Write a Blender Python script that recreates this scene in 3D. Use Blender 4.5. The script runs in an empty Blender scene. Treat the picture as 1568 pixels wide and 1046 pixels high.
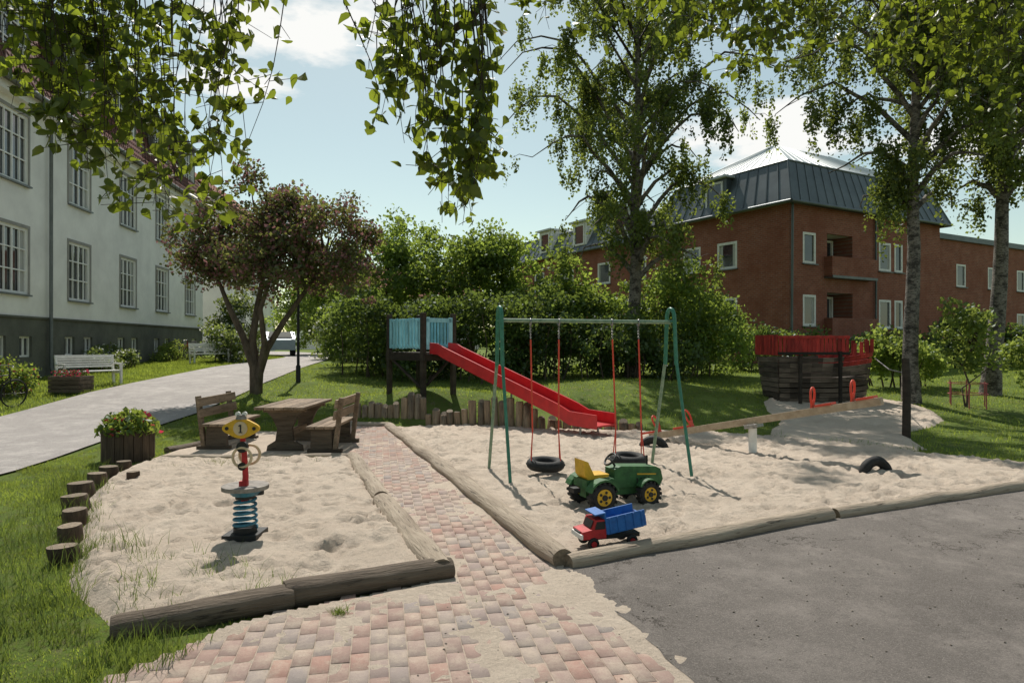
import bpy, bmesh, math, random
import numpy as np
from mathutils import Vector, Matrix, noise
random.seed(7); rng=np.random.default_rng(7)
scene=bpy.context.scene
COL=scene.collection
# ------------------------------------------------------------------ materials
def base_mat(name):
    m=bpy.data.materials.new(name); m.use_nodes=True
    nt=m.node_tree; b=nt.nodes['Principled BSDF']; return m,nt,b
def c4(c): return (c[0],c[1],c[2],1)
def mixc(nt,fac,a,b,blend='MIX'):
    n=nt.nodes.new('ShaderNodeMix'); n.data_type='RGBA'; n.blend_type=blend
    for s,v in ((0,fac),(6,a),(7,b)):
        if isinstance(v,bpy.types.NodeSocket): nt.links.new(v,n.inputs[s])
        elif s==0: n.inputs[0].default_value=v
        else: n.inputs[s].default_value=c4(v)
    return n.outputs[2]
def noi(nt,scale,detail=6,rough=.6,stretch=None):
    tc=nt.nodes.new('ShaderNodeTexCoord'); o=tc.outputs['Object']
    if stretch:
        mp=nt.nodes.new('ShaderNodeMapping'); mp.inputs['Scale'].default_value=stretch
        nt.links.new(o,mp.inputs[0]); o=mp.outputs[0]
    n=nt.nodes.new('ShaderNodeTexNoise'); n.inputs['Scale'].default_value=scale
    n.inputs['Detail'].default_value=detail; n.inputs['Roughness'].default_value=rough
    nt.links.new(o,n.inputs['Vector']); return n.outputs['Fac']
def ramp(nt,sock,a,b):
    r=nt.nodes.new('ShaderNodeMapRange'); r.inputs[1].default_value=a; r.inputs[2].default_value=b
    nt.links.new(sock,r.inputs[0]); return r.outputs[0]
def bump(nt,b,sock,strength,dist):
    n=nt.nodes.new('ShaderNodeBump'); n.inputs['Strength'].default_value=strength; n.inputs['Distance'].default_value=dist
    nt.links.new(sock,n.inputs['Height']); nt.links.new(n.outputs[0],b.inputs['Normal'])
def pmat(name,c1,c2=None,scale=4,rough=.8,bmp=.3,bscale=60,bd=.01,metal=0,stretch=None,spec=.3,lo=.35,hi=.65,island=0,crack=None):
    m,nt,b=base_mat(name)
    if c2 is None: c2=tuple(x*.7 for x in c1)
    col=mixc(nt,ramp(nt,noi(nt,scale,6,.65,stretch),lo,hi),c2,c1)
    if crack: col=mixc(nt,ramp(nt,noi(nt,scale*3.2,6,.7,stretch),.56,.66),col,crack)
    if island:
        g=nt.nodes.new('ShaderNodeNewGeometry')
        v=nt.nodes.new('ShaderNodeMapRange'); v.inputs[3].default_value=1-island; v.inputs[4].default_value=1+island
        nt.links.new(g.outputs['Random Per Island'],v.inputs[0])
        cb=nt.nodes.new('ShaderNodeCombineColor')
        for i in range(3): nt.links.new(v.outputs[0],cb.inputs[i])
        col=mixc(nt,1.0,col,cb.outputs[0],'MULTIPLY')
    nt.links.new(col,b.inputs['Base Color'])
    b.inputs['Roughness'].default_value=rough; b.inputs['Metallic'].default_value=metal
    b.inputs['Specular IOR Level'].default_value=spec
    if bmp: bump(nt,b,noi(nt,bscale,5,.7,stretch),bmp,bd)
    return m
def leafmat(name,c1,c2,t1,fac=.45,flower=None,ff=.06,nscale=.6,dk=.45,gloss=False):
    m,nt,b=base_mat(name)
    g=nt.nodes.new('ShaderNodeNewGeometry'); rnd=g.outputs['Random Per Island']
    col=mixc(nt,rnd,c1,c2)
    tcol=mixc(nt,rnd,t1,tuple(x*dk for x in t1))
    nf=ramp(nt,noi(nt,nscale,1),.38,.62)
    col=mixc(nt,nf,tuple(x*.6 for x in c1),col); tcol=mixc(nt,nf,tuple(x*.5 for x in t1),tcol)
    if flower:
        mt=nt.nodes.new('ShaderNodeMath'); mt.operation='LESS_THAN'; mt.inputs[1].default_value=ff
        nt.links.new(rnd,mt.inputs[0]); col=mixc(nt,mt.outputs[0],col,flower); tcol=mixc(nt,mt.outputs[0],tcol,flower)
    tr=nt.nodes.new('ShaderNodeBsdfTranslucent'); nt.links.new(tcol,tr.inputs[0])
    mx=nt.nodes.new('ShaderNodeMixShader'); mx.inputs[0].default_value=fac
    if gloss:
        nt.links.new(col,b.inputs['Base Color']); b.inputs['Roughness'].default_value=.45; b.inputs['Specular IOR Level'].default_value=.35
        nt.links.new(b.outputs[0],mx.inputs[1])
    else:
        d=nt.nodes.new('ShaderNodeBsdfDiffuse'); nt.links.new(col,d.inputs[0])
        gl_=nt.nodes.new('ShaderNodeBsdfGlossy'); gl_.inputs['Roughness'].default_value=.45; gl_.inputs[0].default_value=(.9,.95,1,1)
        m2=nt.nodes.new('ShaderNodeMixShader'); m2.inputs[0].default_value=.05
        nt.links.new(d.outputs[0],m2.inputs[1]); nt.links.new(gl_.outputs[0],m2.inputs[2]); nt.links.new(m2.outputs[0],mx.inputs[1])
    nt.links.new(tr.outputs[0],mx.inputs[2])
    nt.links.new(mx.outputs[0],nt.nodes['Material Output'].inputs[0]); return m
# ------------------------------------------------------------------ mesh builder
def empty(name,loc=(0,0,0)):
    e=bpy.data.objects.new(name,None); e.empty_display_size=.3; COL.objects.link(e); return e
class MB:
    def __init__(s): s.v=[];s.f=[];s.fm=[];s.sm=[];s.mats=[];s.M=None
    def mi(s,m):
        if m not in s.mats: s.mats.append(m)
        return s.mats.index(m)
    def add(s,vs,fs,mat,smooth=False):
        o=len(s.v); k=s.mi(mat)
        for p in vs:
            p=Vector(p)
            if s.M is not None: p=s.M@p
            s.v.append(p[:])
        for f in fs: s.f.append([i+o for i in f]); s.fm.append(k); s.sm.append(smooth)
    def box(s,c,sz,mat,R=None,taper=1.0):
        c=Vector(c); vs=[]
        for z in (-.5,.5):
            t=taper if z>0 else 1
            for x,y in ((-.5,-.5),(.5,-.5),(.5,.5),(-.5,.5)):
                p=Vector((x*sz[0]*t,y*sz[1]*t,z*sz[2]))
                if R is not None: p=R@p
                vs.append(c+p)
        s.add(vs,[(0,3,2,1),(4,5,6,7),(0,1,5,4),(1,2,6,5),(2,3,7,6),(3,0,4,7)],mat)
    def tube(s,pts,rad,mat,seg=8,cap=True,smooth=True,closed=False,capmat=None,sqz=1.0):
        pts=[Vector(p) for p in pts]; n=len(pts)
        if not hasattr(rad,'__len__'): rad=[rad]*n
        vs=[];fs=[]; up=None
        for i,p in enumerate(pts):
            if closed: d=pts[(i+1)%n]-pts[i-1]
            else: d=pts[min(i+1,n-1)]-pts[max(i-1,0)]
            if d.length<1e-9: d=Vector((0,0,1))
            d.normalize()
            if up is None:
                up=Vector((0,0,1)) if abs(d.z)<.9 else Vector((1,0,0))
            a=d.cross(up); 
            if a.length<1e-6: a=d.cross(Vector((.3,1,.2)))
            a.normalize(); b=a.cross(d); up=b
            for j in range(seg):
                t=2*math.pi*j/seg; vs.append(p+(a*math.cos(t)+b*math.sin(t)*sqz)*rad[i])
        for i in range(n if closed else n-1):
            i2=(i+1)%n
            for j in range(seg):
                j2=(j+1)%seg; fs.append((i*seg+j,i*seg+j2,i2*seg+j2,i2*seg+j))
        s.add(vs,fs,mat,smooth)
        if cap and not closed:
            s.add(vs[:seg],[tuple(range(seg))],capmat or mat); s.add(vs[-seg:],[tuple(reversed(range(seg)))],capmat or mat)
    def cyl(s,c,r,h,mat,seg=20,r2=None,axis=(0,0,1)):
        c=Vector(c);a=Vector(axis).normalized(); s.tube([c-a*h/2,c+a*h/2],[r,r if r2 is None else r2],mat,seg)
    def torus(s,c,R,r,axis,mat,seg=28,rs=10,a0=0,a1=2*math.pi,sq=1.0):
        c=Vector(c);ax=Vector(axis).normalized()
        u=ax.orthogonal().normalized()
        if abs(ax.z)<.5:
            u=Vector((0,0,1)); u=(u-ax*u.dot(ax)).normalized()
        w=ax.cross(u); full=abs(a1-a0-2*math.pi)<1e-4; n=seg if full else seg+1
        vs=[];fs=[]
        for i in range(n):
            t=a0+(a1-a0)*i/seg; d=u*math.cos(t)+w*math.sin(t)
            for j in range(rs):
                q=2*math.pi*j/rs; vs.append(c+d*(R+r*math.cos(q))+ax*(r*sq*math.sin(q)))
        for i in range(seg):
            i2=(i+1)%n
            for j in range(rs): fs.append((i*rs+j,i*rs+(j+1)%rs,i2*rs+(j+1)%rs,i2*rs+j))
        s.add(vs,fs,mat,True)
    def quad(s,a,b,c,d,mat): s.add([a,b,c,d],[(0,1,2,3)],mat)
    def poly(s,pts,mat): s.add(pts,[tuple(range(len(pts)))],mat)
    def prism(s,pts,ext,mat):
        n=len(pts); e=Vector(ext); P=[Vector(p) for p in pts]; Q=[p+e for p in P]
        s.add(P+Q,[tuple(range(n)),tuple(reversed(range(n,2*n)))]+[(i,i+n,(i+1)%n+n,(i+1)%n) for i in range(n)],mat)
    def build(s,name,parent=None,bevel=0,recalc=True):
        me=bpy.data.meshes.new(name); me.from_pydata(s.v,[],s.f)
        for m in s.mats: me.materials.append(m)
        me.polygons.foreach_set('material_index',s.fm); me.polygons.foreach_set('use_smooth',s.sm)
        if recalc:
            bm=bmesh.new(); bm.from_mesh(me); bmesh.ops.recalc_face_normals(bm,faces=bm.faces); bm.to_mesh(me); bm.free()
        me.update(); o=bpy.data.objects.new(name,me); COL.objects.link(o)
        if parent: o.parent=parent
        if bevel:
            b=o.modifiers.new('bevel','BEVEL'); b.width=bevel; b.segments=2; b.limit_method='ANGLE'
        return o
def np_mesh(name,V,F,mat,parent=None,smooth=False):
    V=np.asarray(V,dtype=np.float32); F=np.asarray(F,dtype=np.int32); k=F.shape[1]
    me=bpy.data.meshes.new(name); me.vertices.add(len(V)); me.vertices.foreach_set('co',V.ravel())
    me.loops.add(F.size); me.loops.foreach_set('vertex_index',F.ravel())
    me.polygons.add(len(F)); me.polygons.foreach_set('loop_start',np.arange(0,F.size,k,dtype=np.int32))
    me.polygons.foreach_set('loop_total',np.full(len(F),k,dtype=np.int32))
    if smooth: me.polygons.foreach_set('use_smooth',np.ones(len(F),dtype=bool))
    me.update(calc_edges=True); me.validate()
    me.materials.append(mat); o=bpy.data.objects.new(name,me); COL.objects.link(o)
    if parent: o.parent=parent
    return o
T_S=(np.array([(-.5,0,0),(0,.36,.07),(.5,0,0),(0,-.36,.07)]),np.array([(0,1,2),(0,2,3)]))
T_D=(np.array([(-.5,0,0),(0,0,-.04),(.62,0,-.14),(-.36,.27,.05),(-.05,.38,.07),(.28,.2,.0),(-.36,-.27,.05),(-.05,-.38,.07),(.28,-.2,.0)]),
     np.array([(0,1,3),(3,1,4),(4,1,5),(5,1,2),(0,6,1),(6,7,1),(7,8,1),(8,2,1)]))
def leaves(name,C,size,mat,parent=None,tmpl=T_S,hang=0.0,var=.35):
    C=np.asarray(C); n=len(C)
    t=rng.normal(size=(n,3)); t[:,2]-=hang; t/=np.linalg.norm(t,axis=1)[:,None]
    r=rng.normal(size=(n,3)); b=np.cross(t,r); b/=np.linalg.norm(b,axis=1)[:,None]; k=np.cross(t,b)
    s=size*(1+var*rng.uniform(-1,1,n)); tv,tf=tmpl
    V=C[:,None,:]+s[:,None,None]*(tv[None,:,0:1]*t[:,None,:]+tv[None,:,1:2]*b[:,None,:]+tv[None,:,2:3]*k[:,None,:])
    F=(tf[None]+(np.arange(n)*len(tv))[:,None,None]).reshape(-1,3)
    return np_mesh(name,V.reshape(-1,3),F,mat,parent)
def pip(x,y,poly):
    x=np.asarray(x,float); y=np.asarray(y,float); ins=np.zeros(x.shape,bool); n=len(poly)
    for i in range(n):
        x1,y1=poly[i]; x2,y2=poly[(i+1)%n]
        c=((y1>y)!=(y2>y))&(x<(x2-x1)*(y-y1)/((y2-y1) if y2!=y1 else 1e-9)+x1); ins^=c
    return ins
def sst(a,b,x):
    t=np.clip((x-a)/(b-a),0,1); return t*t*(3-2*t)
def H(x,y):
    x=np.asarray(x,float);y=np.asarray(y,float)
    pl=np.interp(y,[0,10.5,13,15.2,18,20,27,37,60],[0,0,.05,.2,.46,.58,.82,.97,1.0])
    pr=np.interp(y,[0,14.6,15.3,18,24,30,40,60],[0,0,.06,.3,.62,.82,.97,1.0])
    t=sst(-5.5,-3.2,x); h=pl*(1-t)+pr*t
    h=h+.42*np.exp(-((x+2)/1.9)**2-((y-17)/1.5)**2)*sst(14.75,15.0,y)
    h=h+.30*np.exp(-((x-3.2)/2.8)**2-((y-19.5)/2.6)**2)*sst(14.2,16,y)
    return h
def h1(x,y): return float(H(x,y))
# ------------------------------------------------------------------ layout polygons
PIT_L=[(-5.3,10.35),(-2.44,10.45),(-0.55,5.2),(-2.4,4.2),(-3.3,5.1),(-3.75,5.9),(-4.3,6.9),(-4.85,7.8),(-5.2,8.7),(-5.35,9.5)]
PIT_R=[(-2.55,14.35),(0.42,5.45),(3.22,6.95),(6.22,8.35),(11,10.7),(9.4,10.15),(7.55,10.1),(6.3,11.3),(5.2,12.7),(4.2,13.4),(2.8,13.6),(.7,14.0),(-1.7,14.55)]
BRICK=[(-3.6,15.0),(-2.75,14.6),(.42,5.35),(.6,5.1),(.85,4.32),(1.05,3.62),(1.4,2),(1.5,0),(-3,0),(-2.6,2.8),(-2.05,3.65),(-1.75,4.3),(-.45,5.15),(-2.44,10.5),(-2.9,12.2)]
def asph():
    P=[(.40,5.36)]
    for y in np.arange(5.15,1.6,-.12): P.append((float(np.interp(y,[2,3.62,4.32,5.1,5.3],[1.3,.92,.73,.5,.42]))+.05*noise.noise(Vector((y*3,1,0)))+.03*noise.noise(Vector((y*9,4,0))),float(y)))
    return P+[(1.4,0),(1.5,-8),(60,-8),(60,36),(11,10.6),(6.25,8.25),(3.25,6.85)]
ASPH=asph()
PATH=[(-11.3,-8),(-6.9,-8),(-6.9,9.5),(-7.25,12),(-7.05,15.2),(-7.05,18),(-7.7,23),(-9.2,34),(-11,46),(-20,60),(-26,60),(-15,44),(-12.3,37),(-11.8,27),(-11.2,20),(-11.1,14.8)]
PICNIC=[(-5.5,10.4),(-2.4,10.5),(-2.9,12.2),(-3.2,13.4),(-5.4,13.2)]
SHIPSAND=[(4.9,13.0),(5.6,11.9),(6.4,11.2),(7.0,11.5),(7.3,12.4),(7.9,13.7),(8.8,14.4),(9.7,15.3),(10.1,16.4),(10.1,17.5),(9.3,18.5),(8,18.7),(7,18.3),(6.4,17.4),(6.1,16.3),(6.0,15.2),(5.4,14.2)]
# ------------------------------------------------------------------ ground materials
def grass_ground():
    m,nt,b=base_mat('lawn_mat')
    a=mixc(nt,ramp(nt,noi(nt,.9,5),.35,.65),(.09,.145,.025),(.17,.24,.045))
    a=mixc(nt,ramp(nt,noi(nt,14,6,.8),.45,.7),a,(.15,.14,.06))
    a=mixc(nt,ramp(nt,noi(nt,2.3,6,.8),.56,.72),a,(.24,.20,.12))
    nt.links.new(a,b.inputs['Base Color']); b.inputs['Roughness'].default_value=.95; b.inputs['Specular IOR Level'].default_value=.1
    bump(nt,b,noi(nt,50,4,.8),.9,.04); return m
M_lawn=grass_ground()
def sand_mat(name,c1,c2,dirt=(.27,.215,.165)):
    m,nt,b=base_mat(name)
    a=mixc(nt,ramp(nt,noi(nt,1.3,8,.75),.35,.68),c2,c1)
    a=mixc(nt,ramp(nt,noi(nt,30,4,.85),.56,.74),a,dirt)
    a=mixc(nt,ramp(nt,noi(nt,200,2,.8),.52,.75),a,tuple(min(.88,x*1.3) for x in c1))
    nt.links.new(a,b.inputs['Base Color']); b.inputs['Roughness'].default_value=.95; b.inputs['Specular IOR Level'].default_value=.12
    bump(nt,b,noi(nt,20,8,.8),.85,.06); return m
M_sand=sand_mat('sand_mat',(.70,.585,.475),(.54,.44,.35))
def asphalt_mat(name,c1,c2,crack=True):
    m,nt,b=base_mat(name)
    a=mixc(nt,ramp(nt,noi(nt,.8,6,.65),.3,.7),c2,c1)
    a=mixc(nt,ramp(nt,noi(nt,110,3,.85),.5,.74),a,tuple(x*2.0 for x in c1))
    a=mixc(nt,ramp(nt,noi(nt,1.4,9,.82),.48,.68),a,tuple(x*1.55 for x in c1))
    a=mixc(nt,ramp(nt,noi(nt,25,4,.85),.57,.72),a,tuple(x*.5 for x in c1))
    if crack:
        tc=nt.nodes.new('ShaderNodeTexCoord'); v=nt.nodes.new('ShaderNodeTexVoronoi'); v.feature='DISTANCE_TO_EDGE'; v.inputs['Scale'].default_value=.38
        nz=nt.nodes.new('ShaderNodeTexNoise'); nz.inputs['Scale'].default_value=1.7; nz.inputs['Detail'].default_value=8; nz.inputs['Roughness'].default_value=.7
        nt.links.new(tc.outputs['Object'],nz.inputs['Vector'])
        sc=nt.nodes.new('ShaderNodeVectorMath'); sc.operation='SCALE'; sc.inputs['Scale'].default_value=2.2; nt.links.new(nz.outputs['Color'],sc.inputs[0])
        vm=nt.nodes.new('ShaderNodeVectorMath'); vm.operation='ADD'; nt.links.new(tc.outputs['Object'],vm.inputs[0]); nt.links.new(sc.outputs[0],vm.inputs[1])
        nt.links.new(vm.outputs[0],v.inputs['Vector'])
        cr=ramp(nt,v.outputs['Distance'],.012,.0)
        m2=nt.nodes.new('ShaderNodeMath'); m2.operation='MULTIPLY'; nt.links.new(cr,m2.inputs[0]); nt.links.new(ramp(nt,noi(nt,1.3,3),.45,.56),m2.inputs[1])
        a=mixc(nt,m2.outputs[0],a,(.05,.042,.035))
    nt.links.new(a,b.inputs['Base Color']); b.inputs['Roughness'].default_value=.9; b.inputs['Specular IOR Level'].default_value=.15
    bump(nt,b,noi(nt,80,6,.85),.9,.018); return m
M_asph=asphalt_mat('asphalt_mat',(.195,.172,.155),(.145,.128,.115))
M_path=asphalt_mat('path_mat',(.36,.33,.31),(.30,.275,.26),False)
def paver():
    m,nt,b=base_mat('paver_mat'); g=nt.nodes.new('ShaderNodeNewGeometry')
    cr=nt.nodes.new('ShaderNodeValToRGB'); e=cr.color_ramp.elements
    e[0].position=0; e[0].color=(.30,.225,.195,1); e[1].position=1; e[1].color=(.37,.30,.265,1)
    for p,c in ((.3,(.37,.25,.21,1)),(.5,(.31,.27,.25,1)),(.72,(.39,.235,.19,1)),(.88,(.34,.275,.245,1))):
        x=cr.color_ramp.elements.new(p); x.color=c
    nt.links.new(g.outputs['Random Per Island'],cr.inputs[0])
    a=mixc(nt,ramp(nt,noi(nt,4,8,.8),.44,.68),cr.outputs[0],(.50,.41,.33))
    a=mixc(nt,ramp(nt,noi(nt,120,3,.8),.54,.8),a,(.17,.14,.12))
    nt.links.new(a,b.inputs['Base Color']); b.inputs['Roughness'].default_value=.9; b.inputs['Specular IOR Level'].default_value=.15
    bump(nt,b,noi(nt,60,6,.85),.7,.012); return m
M_paver=paver()
# ------------------------------------------------------------------ terrain
def grid_mesh(name,xs,ys,zf,mat,mask=None,smooth=True,off=0):
    X,Y=np.meshgrid(xs,ys); Z=zf(X,Y)+off
    V=np.stack([X,Y,Z],-1).reshape(-1,3); nx=len(xs); ny=len(ys)
    I=np.arange(nx*ny).reshape(ny,nx)
    F=np.stack([I[:-1,:-1],I[:-1,1:],I[1:,1:],I[1:,:-1]],-1).reshape(-1,4)
    if mask is not None:
        cx=V[F].mean(1); k=mask(cx[:,0],cx[:,1]); F=F[k]
        used=np.unique(F); mp=-np.ones(len(V),int); mp[used]=np.arange(len(used)); V=V[used]; F=mp[F]
    return np_mesh(name,V,F,mat,None,smooth)
far=np.array([60,100,180,320,600,1200.])
xs=np.concatenate([-far[::-1],np.arange(-40,-16,1.),np.arange(-16,16,.25),np.arange(16,41,1.),far])
ys=np.concatenate([-far[::-1],np.arange(-10,2,1.),np.arange(2,32,.25),np.arange(32,60,1.),far+10])
grid_mesh('ground',xs,ys,H,M_lawn)
def sheet(name,poly,mat,off,step=.5,namp=0):
    bm=bmesh.new(); vs=[bm.verts.new((x,y,0)) for x,y in poly]; bm.faces.new(vs)
    x0=min(p[0] for p in poly);x1=max(p[0] for p in poly);y0=min(p[1] for p in poly);y1=max(p[1] for p in poly)
    def cut(a,b,ax):
        t=math.ceil(a/step)*step
        while t<b:
            co=(t,0,0) if ax==0 else (0,t,0); no=(1,0,0) if ax==0 else (0,1,0)
            bmesh.ops.bisect_plane(bm,geom=bm.verts[:]+bm.edges[:]+bm.faces[:],plane_co=co,plane_no=no)
            t+=step if abs(t)<20 else 5
    cut(x0,x1,0);cut(y0,y1,1)
    bmesh.ops.triangulate(bm,faces=bm.faces)
    for v in bm.verts: v.co.z=h1(v.co.x,v.co.y)+off+(namp*noise.noise(v.co*2.5) if namp else 0)
    for f in bm.faces:
        if f.normal.z<0: f.normal_flip()
        f.smooth=True
    me=bpy.data.meshes.new(name); bm.to_mesh(me); bm.free(); me.materials.append(mat)
    o=bpy.data.objects.new(name,me); COL.objects.link(o); return o
sheet('asphalt_yard',ASPH,M_asph,.040,1.0)
sheet('asphalt_path',PATH,M_path,.03,.5)
def nz(x,y,s,seed=0):
    return noise.noise(Vector((x*s+seed,y*s-seed,seed*.7)))
def edged(poly,X,Y,w=.16):
    """0 at polygon edge -> 1 inside, used to feather sheets down into the lawn"""
    d=np.full(X.shape,9.)
    for i in range(len(poly)):
        ax,ay=poly[i];bx,by=poly[(i+1)%len(poly)]; L2=(bx-ax)**2+(by-ay)**2+1e-9
        t=np.clip(((X-ax)*(bx-ax)+(Y-ay)*(by-ay))/L2,0,1); d=np.minimum(d,np.hypot(X-ax-t*(bx-ax),Y-ay-t*(by-ay)))
    ins=pip(X,Y,poly); return np.where(ins,np.clip(d/w,0,1),-np.clip(d/w,0,1))
def sandz(base,amp,dents,seed,poly):
    def f(X,Y):
        Z=np.zeros_like(X)
        for i in np.ndindex(X.shape):
            x=X[i];y=Y[i]
            Z[i]=nz(x,y,.7,3)*.9+nz(x,y,2.6,9)*.8+nz(x,y,6,14)*.6+nz(x,y,13,5)*.55
        Z=base+amp*Z+H(X,Y)
        r=np.random.default_rng(seed); xs_=X[0];ys_=Y[:,0]
        for k in range(dents):
            cx=r.uniform(xs_[0],xs_[-1]);cy=r.uniform(ys_[0],ys_[-1]);a=r.uniform(0,3.14);L=r.uniform(.06,.13);W_=L*r.uniform(.4,.8);dp=r.uniform(.014,.042)
            i0,i1=np.searchsorted(xs_,[cx-.4,cx+.4]);j0,j1=np.searchsorted(ys_,[cy-.4,cy+.4])
            x=X[j0:j1,i0:i1]-cx;y=Y[j0:j1,i0:i1]-cy
            u_=(x*math.cos(a)+y*math.sin(a))/L;v_=(-x*math.sin(a)+y*math.cos(a))/W_; q=np.sqrt(u_*u_+v_*v_)
            Z[j0:j1,i0:i1]+=-dp*np.exp(-q**3)+.5*dp*np.exp(-((q-1.5)/.38)**2)
        Z=np.maximum(Z,H(X,Y)+.010)
        e_=edged(poly,X,Y); return H(X,Y)-.03+(Z-H(X,Y)+.03)*np.clip(e_*.9+.35,0,1)
    return f
def grow(poly,x,y,m=.07):
    return pip(x,y,poly)|pip(x+m,y,poly)|pip(x-m,y,poly)|pip(x,y+m,poly)|pip(x,y-m,poly)
SL=sandz(.080,.028,680,4,PIT_L)
grid_mesh('sandpit_sand',np.arange(-5.6,-.4,.035),np.arange(4.0,10.6,.04),
   lambda X,Y: SL(X,Y)-.060*np.exp(-((X+1.55)/.20)**2-((Y-5.75)/.14)**2)+.045*np.exp(-((X+1.5)/.4)**2-((Y-6.1)/.18)**2),M_sand,lambda x,y:grow(PIT_L,x,y))
grid_mesh('sandpit_sand',np.arange(-2.7,11.1,.045),np.arange(5.3,14.7,.05),sandz(.062,.028,3300,6,PIT_R),M_sand,lambda x,y:grow(PIT_R,x,y,.03))
sheet('picnic_gravel',PICNIC,M_sand,.03,.5)
grid_mesh('sand_trail',np.arange(4.6,10.5,.07),np.arange(11.0,19,.07),sandz(.05,.02,250,8,SHIPSAND),M_sand,lambda x,y:grow(SHIPSAND,x,y,.1))
def pavers():
    ang=math.radians(90+11); ca,sa=math.cos(ang),math.sin(ang)
    L,W=.21,.106; P=[]
    for j in range(-60,60):
        for i in range(-10,90):
            u=(i+.5*(j%2))*L; v=j*W
            P.append((u*ca-v*sa,u*sa+v*ca))
    P=np.array(P); ok=pip(P[:,0],P[:,1],BRICK)&(P[:,1]>2.4); P=P[ok]
    n=len(P); hl=L/2-.0022; hw=W/2-.0022
    top=.034+rng.normal(0,.0014,n); rot=ang+rng.normal(0,.008,n)
    lx=np.array([-hl,hl,hl,-hl]); ly=np.array([-hw,-hw,hw,hw])
    sh=.003; lx2=np.array([-hl+sh,hl-sh,hl-sh,-hl+sh]); ly2=np.array([-hw+sh,-hw+sh,hw-sh,hw-sh])
    c=np.cos(rot)[:,None]; s=np.sin(rot)[:,None]
    def pl(a,b,z): return np.stack([P[:,0:1]+a*c-b*s,P[:,1:2]+a*s+b*c,np.broadcast_to(z[:,None],(n,4))],-1)
    tl=top[:,None]+rng.normal(0,.0008,(n,4))
    A=pl(lx,ly,top-.03);B=pl(lx,ly,top-.004);C=pl(lx2,ly2,top); C[:,:,2]=tl
    hh=H(P[:,0],P[:,1])[:,None]
    V=np.concatenate([A,B,C],1); V[:,:,2]+=hh
    tf=[(8,9,10,11)]+[(k,(k+1)%4,4+(k+1)%4,4+k) for k in range(4)]+[(4+k,4+(k+1)%4,8+(k+1)%4,8+k) for k in range(4)]
    F=(np.array(tf)[None]+(np.arange(n)*12)[:,None,None]).reshape(-1,4)
    np_mesh('brick_path',V.reshape(-1,3),F,M_paver)
pavers()
def drift(X,Y):
    Z=np.zeros_like(X)
    for i in np.ndindex(X.shape):
        x=X[i];y=Y[i]
        edge=math.exp(-((x-(-2.55+(14.35-y)*.333))/.25)**2)
        edge2=math.exp(-((x-(-2.44+(10.45-y)*.36))/.2)**2)
        sp=math.exp(-((x+.30)/.45)**2-((y-4.9)/.18)**2)*.6+math.exp(-((x-.25)/.3)**2-((y-5.0)/.4)**2)*.6
        e3=math.exp(-((x-float(np.interp(y,[2,3.62,4.32,5.1],[1.3,.92,.73,.5])))/.08)**2)*(y<5.2)
        e4=math.exp(-((y-float(np.interp(x,[-2.4,-1.5,-.5],[3.95,4.45,4.95])))/.13)**2)*(x<-.4)*(y<5)
        Z[i]=.0278+.006*nz(x,y,1.1,4)+.006*nz(x,y,4,8)+.006*nz(x,y,14,2)+.008*edge*(y<14)+.008*edge2+.009*sp+.004*e3+.009*e4+.001*(y>6)
    return Z+H(X,Y)
grid_mesh('path_sand',np.arange(-3.7,1.6,.03),np.arange(2.3,15.0,.04),drift,M_sand,lambda x,y:pip(x,y,BRICK))
# ------------------------------------------------------------------ wood etc materials
LX=(.10,1,1)
M_log=pmat('weathered_log',(.44,.36,.275),(.27,.21,.155),scale=9,bscale=34,bmp=1,bd=.03,island=.12,stretch=LX,crack=(.09,.07,.05))
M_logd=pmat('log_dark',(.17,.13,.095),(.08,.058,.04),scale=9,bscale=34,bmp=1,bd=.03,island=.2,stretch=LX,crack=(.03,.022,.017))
M_post=pmat('palisade_wood',(.36,.26,.17),(.19,.135,.09),scale=16,bscale=45,bmp=1,bd=.02,island=.35,stretch=(1,1,.12),crack=(.06,.045,.035))
M_stump=pmat('stump_bark',(.11,.075,.05),(.045,.03,.022),scale=16,bscale=45,bmp=1,bd=.02,island=.3,stretch=(1,1,.15))
M_end=pmat('log_end',(.26,.20,.14),(.13,.10,.07),scale=30,bscale=60,bmp=.8,island=.2)
M_wood=pmat('bench_wood',(.27,.195,.135),(.14,.10,.065),scale=14,bscale=50,bmp=.6,island=.3,stretch=(1,.12,1),crack=(.06,.045,.035))
M_plank=pmat('seesaw_wood',(.48,.38,.27),(.34,.25,.17),scale=10,bscale=50,bmp=.4)
M_dark=pmat('tarred_wood',(.06,.046,.036),(.028,.021,.016),scale=8,island=.5,stretch=(.3,.3,1))
M_hull=pmat('hull_wood',(.15,.115,.09),(.06,.045,.035),scale=9,island=.55,stretch=(.2,.2,1),bmp=.6)
M_red=pmat('red_paint',(.60,.025,.028),(.46,.018,.022),scale=5,rough=.38,bmp=.1,bscale=15,spec=.5)
M_sleeve=pmat('red_sleeve',(.66,.08,.045),(.54,.06,.035),scale=5,rough=.5,bmp=.1)
M_redw=pmat('red_wood',(.44,.04,.03),(.22,.02,.017),scale=9,rough=.7,island=.35,stretch=(1,1,.3))
M_blue=pmat('lightblue_paint',(.34,.66,.74),(.22,.48,.56),scale=12,rough=.6,island=.15,stretch=(1,1,.3))
M_green=pmat('green_pipe',(.04,.20,.13),(.022,.13,.08),scale=12,rough=.4,bmp=.15,spec=.5)
M_pale=pmat('worn_pipe',(.26,.34,.24),(.12,.20,.13),scale=14,rough=.5,bmp=.2)
M_rub=pmat('tyre_rubber',(.03,.03,.03),(.016,.016,.016),scale=20,rough=.75)
M_steel=pmat('steel',(.35,.34,.33),(.2,.2,.2),scale=20,rough=.4,metal=.9)
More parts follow.
